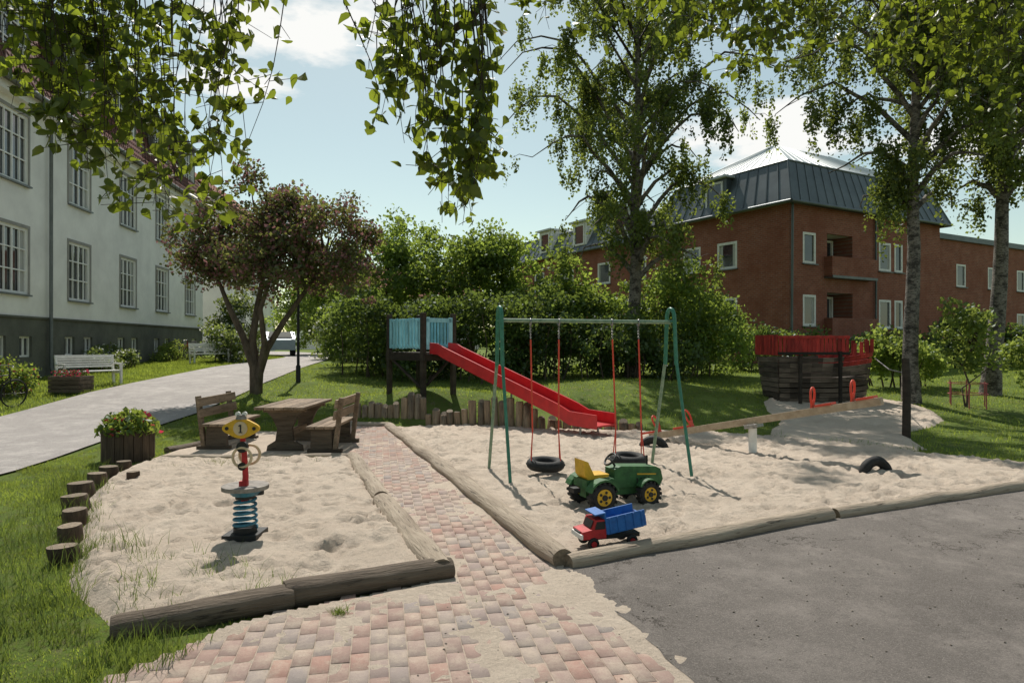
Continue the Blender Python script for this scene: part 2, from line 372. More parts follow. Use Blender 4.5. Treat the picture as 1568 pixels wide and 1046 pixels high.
M_yel=pmat('yellow_plastic',(.72,.42,.03),(.52,.30,.025),scale=14,rough=.55,bmp=.05)
M_tg=pmat('tractor_green',(.045,.14,.045),(.025,.08,.03),scale=16,rough=.6,bmp=.1,spec=.3)
M_tb=pmat('toy_blue',(.025,.15,.45),(.02,.10,.32),scale=16,rough=.55,bmp=.1)
M_tr=pmat('toy_red',(.52,.03,.035),(.33,.025,.025),scale=16,rough=.55,bmp=.1)
M_blk=pmat('black_plastic',(.025,.025,.025),rough=.5,bmp=.1)
M_white=pmat('white_paint',(.82,.80,.76),(.68,.66,.62),scale=6,rough=.6,bmp=.1)
M_cream=pmat('cream_plastic',(.6,.47,.31),(.46,.36,.23),scale=8,rough=.5)
M_spring=pmat('spring_blue',(.05,.20,.28),(.03,.11,.16),scale=20,rough=.45)
M_seat=pmat('seat_grey',(.30,.27,.24),(.16,.14,.12),scale=14,rough=.7)
M_bark=pmat('bark',(.14,.105,.075),(.055,.04,.03),scale=8,bscale=25,bmp=1,bd=.03,stretch=(1,1,.35))
def birchbark():
    m,nt,b=base_mat('birch_bark')
    a=mixc(nt,ramp(nt,noi(nt,3.5,6,.75,(1,1,1.6)),.48,.58),(.24,.21,.18),(.04,.033,.027))
    a=mixc(nt,ramp(nt,noi(nt,12,5,.7,(1,1,4)),.50,.58),a,(.05,.042,.035))
    nt.links.new(a,b.inputs['Base Color']); b.inputs['Roughness'].default_value=.85
    bump(nt,b,noi(nt,14,6,.7),1,.04); return m
M_birch=birchbark()
M_twig=pmat('twig',(.05,.035,.025),(.03,.02,.015),bmp=0)
L_birch=leafmat('birch_leaf',(.065,.10,.025),(.105,.145,.038),(.46,.55,.085),.46,dk=.4)
L_near=leafmat('overhang_leaf',(.03,.058,.016),(.045,.075,.02),(.52,.64,.05),.42,nscale=2.2,dk=.25,gloss=True)
L_lilac=leafmat('lilac_leaf',(.08,.11,.04),(.13,.13,.05),(.42,.44,.10),.44,flower=(.28,.13,.13),ff=.27,nscale=1.0)
L_shrub=leafmat('shrub_leaf',(.08,.14,.03),(.13,.20,.045),(.56,.72,.11),.48,nscale=.9,dk=.4)
L_shrubd=leafmat('shrub_dark_leaf',(.05,.09,.025),(.08,.135,.035),(.36,.48,.08),.42,nscale=.9,dk=.35)
L_lime=leafmat('lime_leaf',(.12,.19,.04),(.16,.23,.05),(.58,.70,.13),.5)
L_flow=leafmat('flowerbed_leaf',(.09,.17,.035),(.13,.20,.04),(.55,.66,.1),.45,flower=(.55,.05,.09),ff=.05)
L_wflow=leafmat('whiteflower_leaf',(.08,.14,.035),(.12,.17,.04),(.46,.55,.12),.45,flower=(.7,.7,.64),ff=.14)
L_grass=leafmat('grass_blade',(.11,.17,.03),(.19,.26,.055),(.62,.74,.10),.5,nscale=1.3)
L_weed=leafmat('weed_blade',(.06,.10,.02),(.10,.14,.035),(.34,.44,.07),.45,nscale=1.3)
L_dry=leafmat('dry_grass',(.19,.20,.08),(.26,.24,.12),(.42,.42,.16),.4)
# ------------------------------------------------------------------ grass blades
def blades(name,n,region,bbox,hmin,hmax,w,mat,avoid=(),keep=None):
    x=rng.uniform(bbox[0],bbox[1],n*3); y=rng.uniform(bbox[2],bbox[3],n*3)
    ok=pip(x,y,region)
    for a in avoid: ok&=~pip(x,y,a)
    x=x[ok];y=y[ok]
    if keep is not None: ok=keep(x,y); x=x[ok];y=y[ok]
    x=x[:n];y=y[:n]; n=len(x)
    dens=np.array([noise.noise(Vector((a*1.7,b*1.7,0)))+.6*noise.noise(Vector((a*6,b*6,3))) for a,b in zip(x,y)])
    h=rng.uniform(hmin,hmax,n)*np.clip(1+.8*dens,.35,2); a=rng.uniform(0,2*np.pi,n); l=rng.uniform(.1,.9,n)*h; la=rng.uniform(0,2*np.pi,n)
    z=H(x,y)+.0; dx=np.cos(a)*w*.5;dy=np.sin(a)*w*.5
    b0=np.stack([x-dx,y-dy,z],-1);b1=np.stack([x+dx,y+dy,z],-1)
    mx=x+np.cos(la)*l*.35;my=y+np.sin(la)*l*.35
    m0=np.stack([mx-dx*.7,my-dy*.7,z+h*.6],-1);m1=np.stack([mx+dx*.7,my+dy*.7,z+h*.6],-1)
    t=np.stack([x+np.cos(la)*l,y+np.sin(la)*l,z+h],-1)
    V=np.stack([b0,b1,m1,m0,t],1).reshape(-1,3)
    F=(np.array([(0,1,2),(0,2,3),(3,2,4)])[None]+(np.arange(n)*5)[:,None,None]).reshape(-1,3)
    np_mesh(name,V,F,mat)
def patchy(s,th,seed=5): return lambda x,y: np.array([noise.noise(Vector((a*s,b*s,seed)))+.5*noise.noise(Vector((a*s*4,b*s*4,seed)))>th for a,b in zip(x,y)],bool)
AV=[PIT_L,PIT_R,BRICK,ASPH,PATH,PICNIC]
R1=[(-7.0,2.2),(-2.0,2.2),(-1.6,4.3),(-3.3,16.5),(-7.0,16.5)]
blades('lawn_grass',62000,R1,(-7,-1.6,2.2,16.5),.015,.048,.005,L_grass,AV,patchy(1.5,-.12))
blades('lawn_grass',14000,R1,(-7,-1.6,2.2,16.5),.015,.04,.005,L_dry,AV)
blades('lawn_grass',50000,[(-14.5,10),(-10.8,10),(-11,38),(-17.5,38)],(-17.5,-10.8,10,38),.05,.10,.014,L_grass,[PATH])
blades('lawn_grass',90000,[(-7.1,14),(-5,13),(-3.3,15),(5,13),(7.5,10),(11,10.8),(26,20),(26,30),(-8.5,30)],(-9,26,10,30),.03,.07,.013,L_grass,AV+[SHIPSAND],patchy(.9,-.35))
blades('weeds',2000,[(-3.7,5.9),(-3.3,5.1),(-2.4,4.2),(-1.3,4.75),(-2.1,5.3),(-2.9,5.9)],(-4.2,-1.2,4.1,6.7),.10,.21,.006,L_weed,keep=patchy(3,.02))
blades('weeds',700,[(-5.4,10.2),(-2.6,10.3),(-2.8,9.6),(-5.5,9.3)],(-5.5,-2.6,9.3,10.3),.08,.14,.006,L_dry,keep=patchy(3,.10,15))
blades('weeds',5200,[(-3.55,6.0),(-4.15,7.0),(-5.0,8.6),(-5.5,9.6),(-6.0,9.4),(-5.0,6.8),(-4.2,5.2),(-3.1,3.6),(-2.5,4.05),(-3.2,5.1)],(-6.2,-2.4,3.6,9.6),.05,.20,.006,L_weed,keep=patchy(2.2,-.12,8))
blades('grass_tuft',1500,[(2.5,3.0),(2.62,3.55),(3.1,3.75),(4,4.0),(4,3)],(2.5,4,3,4),.06,.14,.006,L_weed)
blades('weeds',160,[(-1.18,4.42),(-1.08,4.42),(-1.08,4.5),(-1.18,4.5)],(-1.2,-1.05,4.4,4.52),.06,.16,.006,L_weed)
blades('weeds',2800,[(-2.0,3.2),(-1.75,4.2),(-2.4,4.1),(-3.3,4.9),(-3.6,4.2),(-2.7,2.9)],(-3.7,-1.7,2.8,5),.04,.13,.006,L_weed,keep=patchy(3,-.05,12))
blades('joint_grass',900,BRICK,(-3.5,1.5,2.6,14.8),.04,.065,.004,L_weed,keep=patchy(2.2,.28,21))
blades('edge_grass',2200,[(6.0,11.7),(7.3,10.0),(9.4,10.0),(11,10.5),(11,11.2),(7.6,10.7),(6.4,11.9),(5.2,13.1),(4.2,13.8),(2.8,13.9),(2.8,13.5),(4.1,13.3),(5.1,12.6)],(2.8,11,9.9,14),.05,.11,.009,L_grass)
# ------------------------------------------------------------------ logs and edging
def log(name,p0,p1,r,mat,n=22,wob=.035):
    mb=MB(); P0=Vector(p0);P1=Vector(p1); Lh=(P1-P0).length; pts=[];rd=[]; sd=random.uniform(0,99)
    for i in range(n+1):
        t=i/n; pts.append(Vector((t*Lh,wob*noise.noise(Vector((t*Lh*1.2,sd,0))),wob*.4*noise.noise(Vector((t*Lh*1.6,sd,3))))))
        rd.append(r*(1+.13*noise.noise(Vector((t*Lh*1.7,sd,9))))*(.90 if i in(0,n) else 1))
    mb.tube(pts,rd,mat,18,capmat=M_end,sqz=.86); o=mb.build(name)
    for v_ in o.data.vertices:
        c=v_.co; k=noise.noise(Vector((c.x*1.1,c.y*14+sd,c.z*14)))*.09+noise.noise(Vector((c.x*5,c.y*30,c.z*30+sd)))*.05
        c.y*=1+k; c.z*=1+k
    d=(P1-P0).normalized(); y=Vector((0,0,1)).cross(d).normalized(); z=d.cross(y)
    o.matrix_world=Matrix.Translation(P0)@Matrix((d,y,z)).transposed().to_4x4(); return o
log('sandpit_log',(-2.44,10.45,.06),(-1.45,7.6,.07),.10,M_log)
log('sandpit_log',(-1.43,7.52,.06),(-.53,5.12,.08),.115,M_log)
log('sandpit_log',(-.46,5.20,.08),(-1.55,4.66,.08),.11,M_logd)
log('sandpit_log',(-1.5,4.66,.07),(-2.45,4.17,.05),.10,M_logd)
log('sandpit_log',(-5.3,10.35,.05),(-2.5,10.47,.06),.06,M_log)
log('sandpit_log',(-5.6,11.1,.04),(-5.0,12.6,.06),.08,M_logd)
log('sandpit_log',(-2.62,14.4,.05),(-1.1,9.95,.06),.10,M_log)
log('sandpit_log',(-1.08,9.88,.06),(.40,5.42,.08),.105,M_log)
log('sandpit_log',(.44,5.40,.07),(3.2,6.90,.07),.085,M_log)
log('sandpit_log',(3.27,6.93,.06),(6.2,8.30,.06),.08,M_log)
log('sandpit_log',(6.27,8.33,.06),(10.8,10.6,.06),.08,M_log)
log('sandpit_log',(-3.5,14.6,.05),(-2.6,14.5,.05),.08,M_log)
mb=MB()
for (x,y,r,h) in [(-5.45,9.6,.10,.14),(-5.32,9.05,.13,.17),(-5.12,8.45,.12,.2),(-4.92,7.85,.14,.2),(-4.62,7.3,.13,.19),(-4.3,6.72,.13,.18),(-3.97,6.15,.12,.17),(-3.65,5.62,.12,.15),(-4.85,8.75,.08,.16)]:
    tl=Vector((random.uniform(-.15,.15),random.uniform(-.25,.0),1)).normalized()
    b=Vector((x,y,-.05)); R=Matrix.Rotation(random.uniform(0,3),3,'Z')
    ns=16; ring=[]
    for zf,k in ((0,1.03),(.6,1),(.95,.98),(1.0,.93)):
        for j in range(ns):
            a_=2*math.pi*j/ns; rr=r*k*(1+.14*noise.noise(Vector((math.cos(a_)*1.5,math.sin(a_)*1.5,x*9))))
            ring.append(b+tl*(h+.05)*zf+R@Vector((rr*math.cos(a_),rr*math.sin(a_)*(.8),0)))
    fs=[(i*ns+j,i*ns+(j+1)%ns,(i+1)*ns+(j+1)%ns,(i+1)*ns+j) for i in range(3) for j in range(ns)]
    mb.add(ring,fs,M_stump,True); mb.add(ring[-ns:],[tuple(range(ns))],M_end)
mb.build('log_stump_edging')
mb=MB()
def pal(p0,p1,n,hs):
    for i in range(n):
        t=i/(n-1); x=p0[0]+(p1[0]-p0[0])*t; y=p0[1]+(p1[1]-p0[1])*t+random.uniform(-.02,.02)
        h=np.interp(t,np.linspace(0,1,len(hs)),hs)+random.uniform(-.06,.06); r=random.uniform(.07,.094)
        lx=random.uniform(-.03,.03)
        mb.tube([(x,y,-.1),(x+lx,y+random.uniform(-.01,.02),h-.02),(x+lx,y,h)],[r,r*.97,r*.86],M_post,12,capmat=M_end)
pal((-3.75,15.35),(-1.95,15.1),13,[.34,.36,.45,.42,.66,.62])
pal((-1.78,14.62),(.62,14.02),16,[.30,.34,.40,.58,.60,.62,.50,.32])
pal((.8,14.05),(2.6,13.85),12,[.25,.2,.22,.18])
mb.build('log_palisade')
# ------------------------------------------------------------------ buildings
def glass_mat():
    m,nt,b=base_mat('window_glass')
    a=mixc(nt,ramp(nt,noi(nt,.35,2),.4,.6),(.015,.018,.02),(.07,.075,.08))
    nt.links.new(a,b.inputs['Base Color']); b.inputs['Roughness'].default_value=.04; b.inputs['Specular IOR Level'].default_value=1.0
    return m
M_glass=glass_mat()
M_plaster=pmat('white_plaster',(.88,.85,.80),(.76,.73,.69),scale=.9,bscale=25,bmp=.25,rough=.9,spec=.1)
M_plinth=pmat('grey_plinth',(.16,.16,.135),(.11,.11,.095),scale=1.2,bscale=25,bmp=.3,rough=.9,spec=.1)
M_trim=pmat('window_trim',(.84,.82,.78),(.74,.72,.68),scale=3,rough=.6,bmp=.05)
M_sur=pmat('window_surround',(.34,.32,.29),(.27,.255,.235),scale=3,rough=.8,bmp=.1)
M_metal=pmat('zinc',(.20,.21,.21),(.14,.15,.15),scale=2,rough=.5,bmp=.05,metal=.3)
M_curt=pmat('curtain',(.5,.49,.46),(.4,.39,.36),scale=6,stretch=(6,6,.2),bmp=0)
def tile_mat(name,c1,c2):
    m,nt,b=base_mat(name)
    a=mixc(nt,ramp(nt,noi(nt,1.5,6),.35,.65),c2,c1)
    tc=nt.nodes.new('ShaderNodeTexCoord')
    w=nt.nodes.new('ShaderNodeTexWave'); w.bands_direction='Z'; w.inputs['Scale'].default_value=1.1; w.inputs['Distortion'].default_value=.3
    w2=nt.nodes.new('ShaderNodeTexWave'); w2.bands_direction='Y'; w2.inputs['Scale'].default_value=1.4; w2.inputs['Distortion'].default_value=.2
    nt.links.new(tc.outputs['Object'],w.inputs[0]); nt.links.new(tc.outputs['Object'],w2.inputs[0])
    ad=nt.nodes.new('ShaderNodeMath'); nt.links.new(w.outputs['Fac'],ad.inputs[0]); nt.links.new(w2.outputs['Fac'],ad.inputs[1])
    a=mixc(nt,ramp(nt,ad.outputs[0],.7,.2),a,tuple(x*.4 for x in c2))
    nt.links.new(a,b.inputs['Base Color']); b.inputs['Roughness'].default_value=.85; b.inputs['Specular IOR Level'].default_value=.15
    bump(nt,b,ad.outputs[0],.8,.05); return m
M_tile=tile_mat('red_roof_tile',(.16,.055,.04),(.09,.036,.028))
M_tile2=tile_mat('orange_roof_tile',(.30,.12,.07),(.2,.08,.05))
def brickwall(name,u,c1,c2,mort):
    m,nt,b=base_mat(name); g=nt.nodes.new('ShaderNodeNewGeometry')
    d=nt.nodes.new('ShaderNodeVectorMath'); d.operation='DOT_PRODUCT'; d.inputs[1].default_value=(u[0],u[1],0)
    nt.links.new(g.outputs['Position'],d.inputs[0])
    sp=nt.nodes.new('ShaderNodeSeparateXYZ'); nt.links.new(g.outputs['Position'],sp.inputs[0])
    cb=nt.nodes.new('ShaderNodeCombineXYZ'); nt.links.new(d.outputs['Value'],cb.inputs[0]); nt.links.new(sp.outputs[2],cb.inputs[1])
    br=nt.nodes.new('ShaderNodeTexBrick'); nt.links.new(cb.outputs[0],br.inputs['Vector'])
    br.inputs['Scale'].default_value=1; br.inputs['Brick Width'].default_value=.27; br.inputs['Row Height'].default_value=.09
    br.inputs['Mortar Size'].default_value=.011; br.inputs['Color1'].default_value=c4(c1); br.inputs['Color2'].default_value=c4(c2); br.inputs['Mortar'].default_value=c4(mort)
    a=mixc(nt,ramp(nt,noi(nt,.9,7,.75),.35,.7),br.outputs['Color'],tuple(x*.6 for x in c1))
    nt.links.new(a,b.inputs['Base Color']); b.inputs['Roughness'].default_value=.9; b.inputs['Specular IOR Level'].default_value=.15
    bump(nt,b,br.outputs['Fac'],-.5,.01); return m
class Wall:
    """facade frame: s along wall, z up, d outward"""
    def __init__(w,O,u,n):
        w.O=Vector((O[0],O[1],0)); w.u=Vector((u[0],u[1],0)).normalized(); w.n=Vector((n[0],n[1],0)).normalized()
        w.R=Matrix((w.u,w.n,Vector((0,0,1)))).transposed()
    def p(w,s,z,d=0): return w.O+w.u*s+w.n*d+Vector((0,0,z))
    def box(w,mb,s,z,d,ss,sz,sd,mat): mb.box(w.p(s,z,d),(ss,sd,sz),mat,w.R)
    def panel(w,mb,s0,s1,z0,z1,ops,mat,dep=.16):
        S=sorted(set([s0,s1]+[o[0] for o in ops]+[o[1] for o in ops])); Z=sorted(set([z0,z1]+[o[2] for o in ops]+[o[3] for o in ops]))
        for a,b in zip(S,S[1:]):
            for c,d in zip(Z,Z[1:]):
                ms=(a+b)/2;mz=(c+d)/2
                if any(o[0]<ms<o[1] and o[2]<mz<o[3] for o in ops): continue
                mb.quad(w.p(a,c),w.p(b,c),w.p(b,d),w.p(a,d),mat)
        for a,b,c,d in [o[:4] for o in ops]:
            for q in (((a,c),(b,c)),((b,c),(b,d)),((b,d),(a,d)),((a,d),(a,c))):
                (p,r),(p2,r2)=q; mb.quad(w.p(p,r),w.p(p2,r2),w.p(p2,r2,-dep),w.p(p,r,-dep),mat)
    def window(w,fr,gl,a,b,c,d,dep=.14,nv=1,nh=(.5,),fw=.07,fm=None,sill=True,curt=False):
        fm=fm or M_trim; cs=(a+b)/2
        gl.quad(w.p(a,c,-dep),w.p(b,c,-dep),w.p(b,d,-dep),w.p(a,d,-dep),M_glass)
        if curt:
            k=random.uniform(.10,.26)
            for q0,q1 in ((a,a+(b-a)*k),(b-(b-a)*k,b)):
                if random.random()<.65: gl.quad(w.p(q0,c,-dep+.004),w.p(q1,c,-dep+.004),w.p(q1,d,-dep+.004),w.p(q0,d,-dep+.004),M_curt)
        dd=-dep+.035
        w.box(fr,a+fw/2,(c+d)/2,dd,fw,d-c,.05,fm); w.box(fr,b-fw/2,(c+d)/2,dd,fw,d-c,.05,fm)
        w.box(fr,cs,c+fw/2,dd+.002,b-a-2*fw,fw,.05,fm); w.box(fr,cs,d-fw/2,dd+.002,b-a-2*fw,fw,.05,fm)
        for i in range(nv):
            w.box(fr,a+(b-a)*(i+1)/(nv+1),(c+d)/2,dd+.004,.07 if nv<2 or i==nv//2 else .04,d-c-2*fw,.045,fm)
        for t in nh: w.box(fr,cs,c+(d-c)*t,dd+.007,b-a-2*fw,.04,.035,fm)
        if sill: w.box(fr,cs,c-.03,.03,b-a+.14,.05,.16,M_metal)
def seams(mb,p0,p1,q1,q0,n,mat,w=.03,hh=.035):
    p0,p1,q1,q0=map(Vector,(p0,p1,q1,q0))
    for i in range(n+1):
        t=i/n; mb.tube([p0.lerp(p1,t),q0.lerp(q1,t)],hh,mat,4,smooth=False)
house=empty('white_apartment_house')
W=Wall((-13.8,12),(-.15,1),(1,.15)); L=27.9
wl=MB();fr=MB();gl=MB();rf=MB()
cols=[(D-12)*1.0112 for D in (12.9,16.6,20.65,24.8,29.1,33.1,37.3)]
hw=.80
ops=[(s-hw,s+hw,3.3,5.36) for s in cols]+[(s-hw,s+hw,6.7,8.85) for s in cols]
W.panel(wl,0,L,2.57,9.45,ops,M_plaster)
bops=[]
for s in cols: bops+= [(s-1.05,s-.35,1.35,2.0),(s+.35,s+1.05,1.35,2.0)]
W.panel(wl,0,L,-.3,2.57,bops,M_plinth)
for o in ops: W.window(fr,gl,*o,dep=.09,nv=3,nh=(.36,.68),curt=True,fw=.085)
for o in bops: W.window(fr,gl,*o,nv=1,nh=(),fw=.06,sill=False)
W.box(wl,L/2,2.6,.03,L,.06,.06,M_plinth)
for o in ops:
    a,b,c,d=o
    W.box(fr,a-.05,(c+d)/2,.012,.1,d-c+.0,.024,M_sur);W.box(fr,b+.05,(c+d)/2,.012,.1,d-c,.024,M_sur);W.box(fr,(a+b)/2,d+.05,.013,b-a+.2,.1,.028,M_sur)
DEP=11
E=Wall(W.p(L,0)[:2],(-W.n.x,-W.n.y),(W.u.x,W.u.y))
EO=[(2,3.3,3.3,5.3),(2,3.3,6.7,8.8),(6,7.3,3.3,5.3),(6,7.3,6.7,8.8)]
E.panel(wl,0,DEP,-.3,9.45,EO,M_plaster)
for o in EO: E.window(fr,gl,*o,nv=1)
wl.quad(W.p(0,-.3,-DEP),W.p(L,-.3,-DEP),W.p(L,9.45,-DEP),W.p(0,9.45,-DEP),M_plaster)
wl.quad(W.p(0,-.3,0),W.p(0,-.3,-DEP),W.p(0,9.45,-DEP),W.p(0,9.45,0),M_plaster)
W.box(wl,L/2,9.3,.14,L+.3,.28,.28,M_plaster)
rf.tube([W.p(-.3,9.46,.50),W.p(L+.5,9.46,.50)],.075,M_metal,8)
e=.45
def ring(z,ins): return [W.p(-e+ins,z,e-ins),W.p(L+e-ins,z,e-ins),W.p(L+e-ins,z,-DEP-e+ins),W.p(-e+ins,z,-DEP-e+ins)]
r0=ring(9.46,0);r1=ring(12.7,1.35);r2=ring(14.6,4.6)
for A,B in ((r0,r1),(r1,r2)):
    for i in range(4): rf.quad(A[i],A[(i+1)%4],B[(i+1)%4],B[i],M_tile)
rf.poly(r2,M_tile); rf.poly(list(reversed(ring(9.44,.01))),M_plinth)
rf.tube([r1[0],r1[1]],.06,M_metal,6)
for s in cols:
    a,b,c,d=s-.75,s+.75,10.15,12.2
    W.box(wl,s-.9,(c+d)/2,-.75,.2,d-c+.5,1.4,M_plinth); W.box(wl,s+.9,(c+d)/2,-.75,.2,d-c+.5,1.4,M_plinth)
    W.box(wl,s,d+.13,-.72,1.6,.25,1.38,M_plinth); W.box(rf,s,d+.30,-.68,2.3,.1,1.7,M_metal); W.box(wl,s,c-.12,-.72,1.6,.25,1.38,M_plinth)
    W.window(fr,gl,a-.05,b+.05,c,d,dep=.12,nv=3,nh=(.4,.7),sill=False,curt=True,fw=.1)
sx=(22.6-12)*1.0112
rf.tube([W.p(sx,9.4,.5),W.p(sx,9.15,.4),W.p(sx,8.75,.12),W.p(sx,1.0,.12),W.p(sx,.7,.2)],.055,M_metal,8)
M_chim=brickwall('chimney_brick',(0,1),(.22,.08,.06),(.16,.06,.045),(.2,.18,.16))
for s,d in ((L-2.0,-4.6),(L-13,-5)):
    W.box(rf,s,15.0,d,1.2,2.6,1.0,M_chim); W.box(rf,s,16.35,d,1.35,.15,1.15,M_metal)
wl.build('walls',house,recalc=False);fr.build('window_frames',house);gl.build('glass',house);rf.build('roof',house)
# --- brick house
bh=empty('red_brick_house')
uL=Vector((-.5017,.865));uR=Vector((.865,.5017))
BL=brickwall('brick_wall_a',uL,(.36,.125,.08),(.25,.08,.055),(.30,.22,.18))
BR=brickwall('brick_wall_b',uR,(.34,.12,.078),(.23,.075,.05),(.28,.21,.17))
M_roofd=pmat('dark_sheet_roof',(.13,.15,.155),(.09,.105,.11),scale=1,rough=.4,bmp=.05,metal=.3)
M_roofl=pmat('light_sheet_roof',(.60,.63,.62),(.48,.51,.50),scale=.8,rough=.5,bmp=.05,metal=.1)
WL=Wall((12.2,30),uL,(-.865,-.5017)); WR=Wall((12.2,30),uR,(.5017,-.865))
wl=MB();fr=MB();gl=MB();rf=MB(); EV=7.95; LL=24;LR=12.0
opsL=[]
for px,z0 in ((3.55,5.35),(5.9,5.35),(13.2,5.35),(3.55,2.65),(6.2,2.65),(10,5.35),(10,2.65),(17,5.35),(20.5,5.35)):
    opsL.append((px-.62,px+.62,z0,z0+1.3))
WL.panel(wl,0,LL,-.3,EV,opsL,BL,.12)
for o in opsL: WL.window(fr,gl,*o,dep=.06,nv=0,nh=(),fw=.12,fm=M_white,curt=True)
opsR=[(.9,1.8,5.35,6.75),(.9,1.8,2.55,3.95),(2.6,4.5,4.9,6.8),(2.6,4.5,2.1,4.1),(6.6,7.6,5.3,6.7),(7.9,8.6,5.3,6.7),(6.6,7.6,2.5,3.9),(7.9,8.6,2.5,3.9)]
WR.panel(wl,0,LR,-.3,EV,opsR,BR,.12)
for i,o in enumerate(opsR):
    if i in(2,3):
        a,b,c,d=o
        wl.quad(WR.p(a,c,-1.2),WR.p(b,c,-1.2),WR.p(b,d,-1.2),WR.p(a,d,-1.2),BR)
        for s in (a,b): wl.quad(WR.p(s,c,-.1),WR.p(s,c,-1.2),WR.p(s,d,-1.2),WR.p(s,d,-.1),BR)
        wl.quad(WR.p(a,d,-.1),WR.p(b,d,-.1),WR.p(b,d,-1.2),WR.p(a,d,-1.2),M_white); wl.quad(WR.p(a,c,-.1),WR.p(b,c,-.1),WR.p(b,c,-1.2),WR.p(a,c,-1.2),M_metal)
        WR.box(wl,(a+b)/2+.55,c+.35,.35,b-a+1.5,.95,.12,BR); WR.box(wl,(a+b)/2+.55,c-.1,.2,b-a+1.5,.12,.5,M_metal)
        WR.box(wl,a-.15,c+.35,.12,.1,.95,.35,BR); WR.box(wl,b+1.25,c+.35,.12,.1,.95,.35,BR)
        WR.window(fr,gl,a+.7,b-.1,c+.2,d-.1,dep=1.0,nv=1,nh=(),fw=.1,fm=M_white,sill=False,curt=True)
    else: WR.window(fr,gl,*o,dep=.06,nv=0,nh=(),fw=.11,fm=M_white,curt=True)
WA=Wall(WR.p(LR,0,-1.2)[:2],uR,(.5017,-.865))
opsA=[(.7,1.7,5.0,6.3),(.7,1.7,2.3,3.6),(4,5,5.0,6.3),(4,5,2.3,3.6),(7.5,8.5,5,6.3),(7.5,8.5,2.3,3.6),(11,12,5,6.3),(11,12,2.3,3.6)]
WA.panel(wl,0,16,-.3,7.6,opsA,BR,.12)
for o in opsA: WA.window(fr,gl,*o,dep=.06,nv=0,nh=(),fw=.1,fm=M_white,curt=True)
WA.box(rf,8,7.75,-4.6,16.4,.3,9.6,M_roofd)
wl.quad(WR.p(LR,-.3,0),WR.p(LR,-.3,-10),WR.p(LR,EV,-10),WR.p(LR,EV,0),BL)
DP=10
def P(a,b,z):
    return Vector((12.2,30,0))+Vector((uR.x,uR.y,0))*a+Vector((uL.x,uL.y,0))*b+Vector((0,0,z))
wl.quad(P(0,LL,-.3),P(DP,LL,-.3),P(DP,LL,EV),P(0,LL,EV),BR)
def mans(a0,a1,b0,b1,ez,mz,tz,ins,ins2,dark=None,light=None):
    dark=dark or M_roofd; light=light or M_roofl
    A=[P(a0,b0,ez),P(a1,b0,ez),P(a1,b1,ez),P(a0,b1,ez)]
    B=[P(a0+ins,b0+ins,mz),P(a1-ins,b0+ins,mz),P(a1-ins,b1-ins,mz),P(a0+ins,b1-ins,mz)]
    C=[P(a0+ins2,b0+ins2,tz),P(a1-ins2,b0+ins2,tz),P(a1-ins2,b1-ins2,tz),P(a0+ins2,b1-ins2,tz)]
    for i in range(4):
        j=(i+1)%4; rf.quad(A[i],A[j],B[j],B[i],dark); rf.quad(B[i],B[j],C[j],C[i],light)
        n=max(2,int((A[j]-A[i]).length/.62)); seams(rf,A[i],A[j],B[j],B[i],n,dark); seams(rf,B[i],B[j],C[j],C[i],n,light,hh=.03)
        rf.tube([B[i],B[j]],.05,dark,6); rf.tube([B[i],C[i]],.05,light,6); rf.tube([A[i],B[i]],.05,dark,6)
        rf.tube([A[i]-Vector((0,0,.05)),A[j]-Vector((0,0,.05))],.08,dark,8)
    rf.poly(C,light); rf.poly([a-Vector((0,0,.02)) for a in A],dark)
mans(-.4,LR+.3,-.4,8.2,EV+.05,EV+2.0,EV+4.0,.75,4.2)
mans(-.35,9.6,8.35,LL+.4,EV-.35,EV+1.2,EV+2.3,.9,4.2)
for b in (4.2,11.5,15.5,19.5):
    zz=EV+.1 if b<8 else EV-.25
    WL.box(wl,b,zz+.85,-.45,1.5,1.7,1.2,M_roofd if b<8 else M_white); WL.box(rf,b,zz+1.76,-.4,1.8,.1,1.6,M_roofl)
    gl.quad(WL.p(b-.45,zz+.35,.156),WL.p(b+.45,zz+.35,.156),WL.p(b+.45,zz+1.5,.156),WL.p(b-.45,zz+1.5,.156),M_glass)
    for q in(-.5,.5): WL.box(fr,b+q,zz+.92,.18,.1,1.3,.06,M_white)
    WL.box(fr,b,zz+.32,.18,.9,.1,.06,M_white);WL.box(fr,b,zz+1.53,.18,.9,.1,.06,M_white)
rf.tube([P(.05,-.12,EV),P(.0,-.1,.4)],.055,M_roofd,8); rf.tube([WR.p(6.2,EV,.1),WR.p(6.2,.4,.1)],.05,M_roofd,8)
wl.build('walls',bh,recalc=False);fr.build('window_frames',bh);gl.build('glass',bh);rf.build('roof',bh)
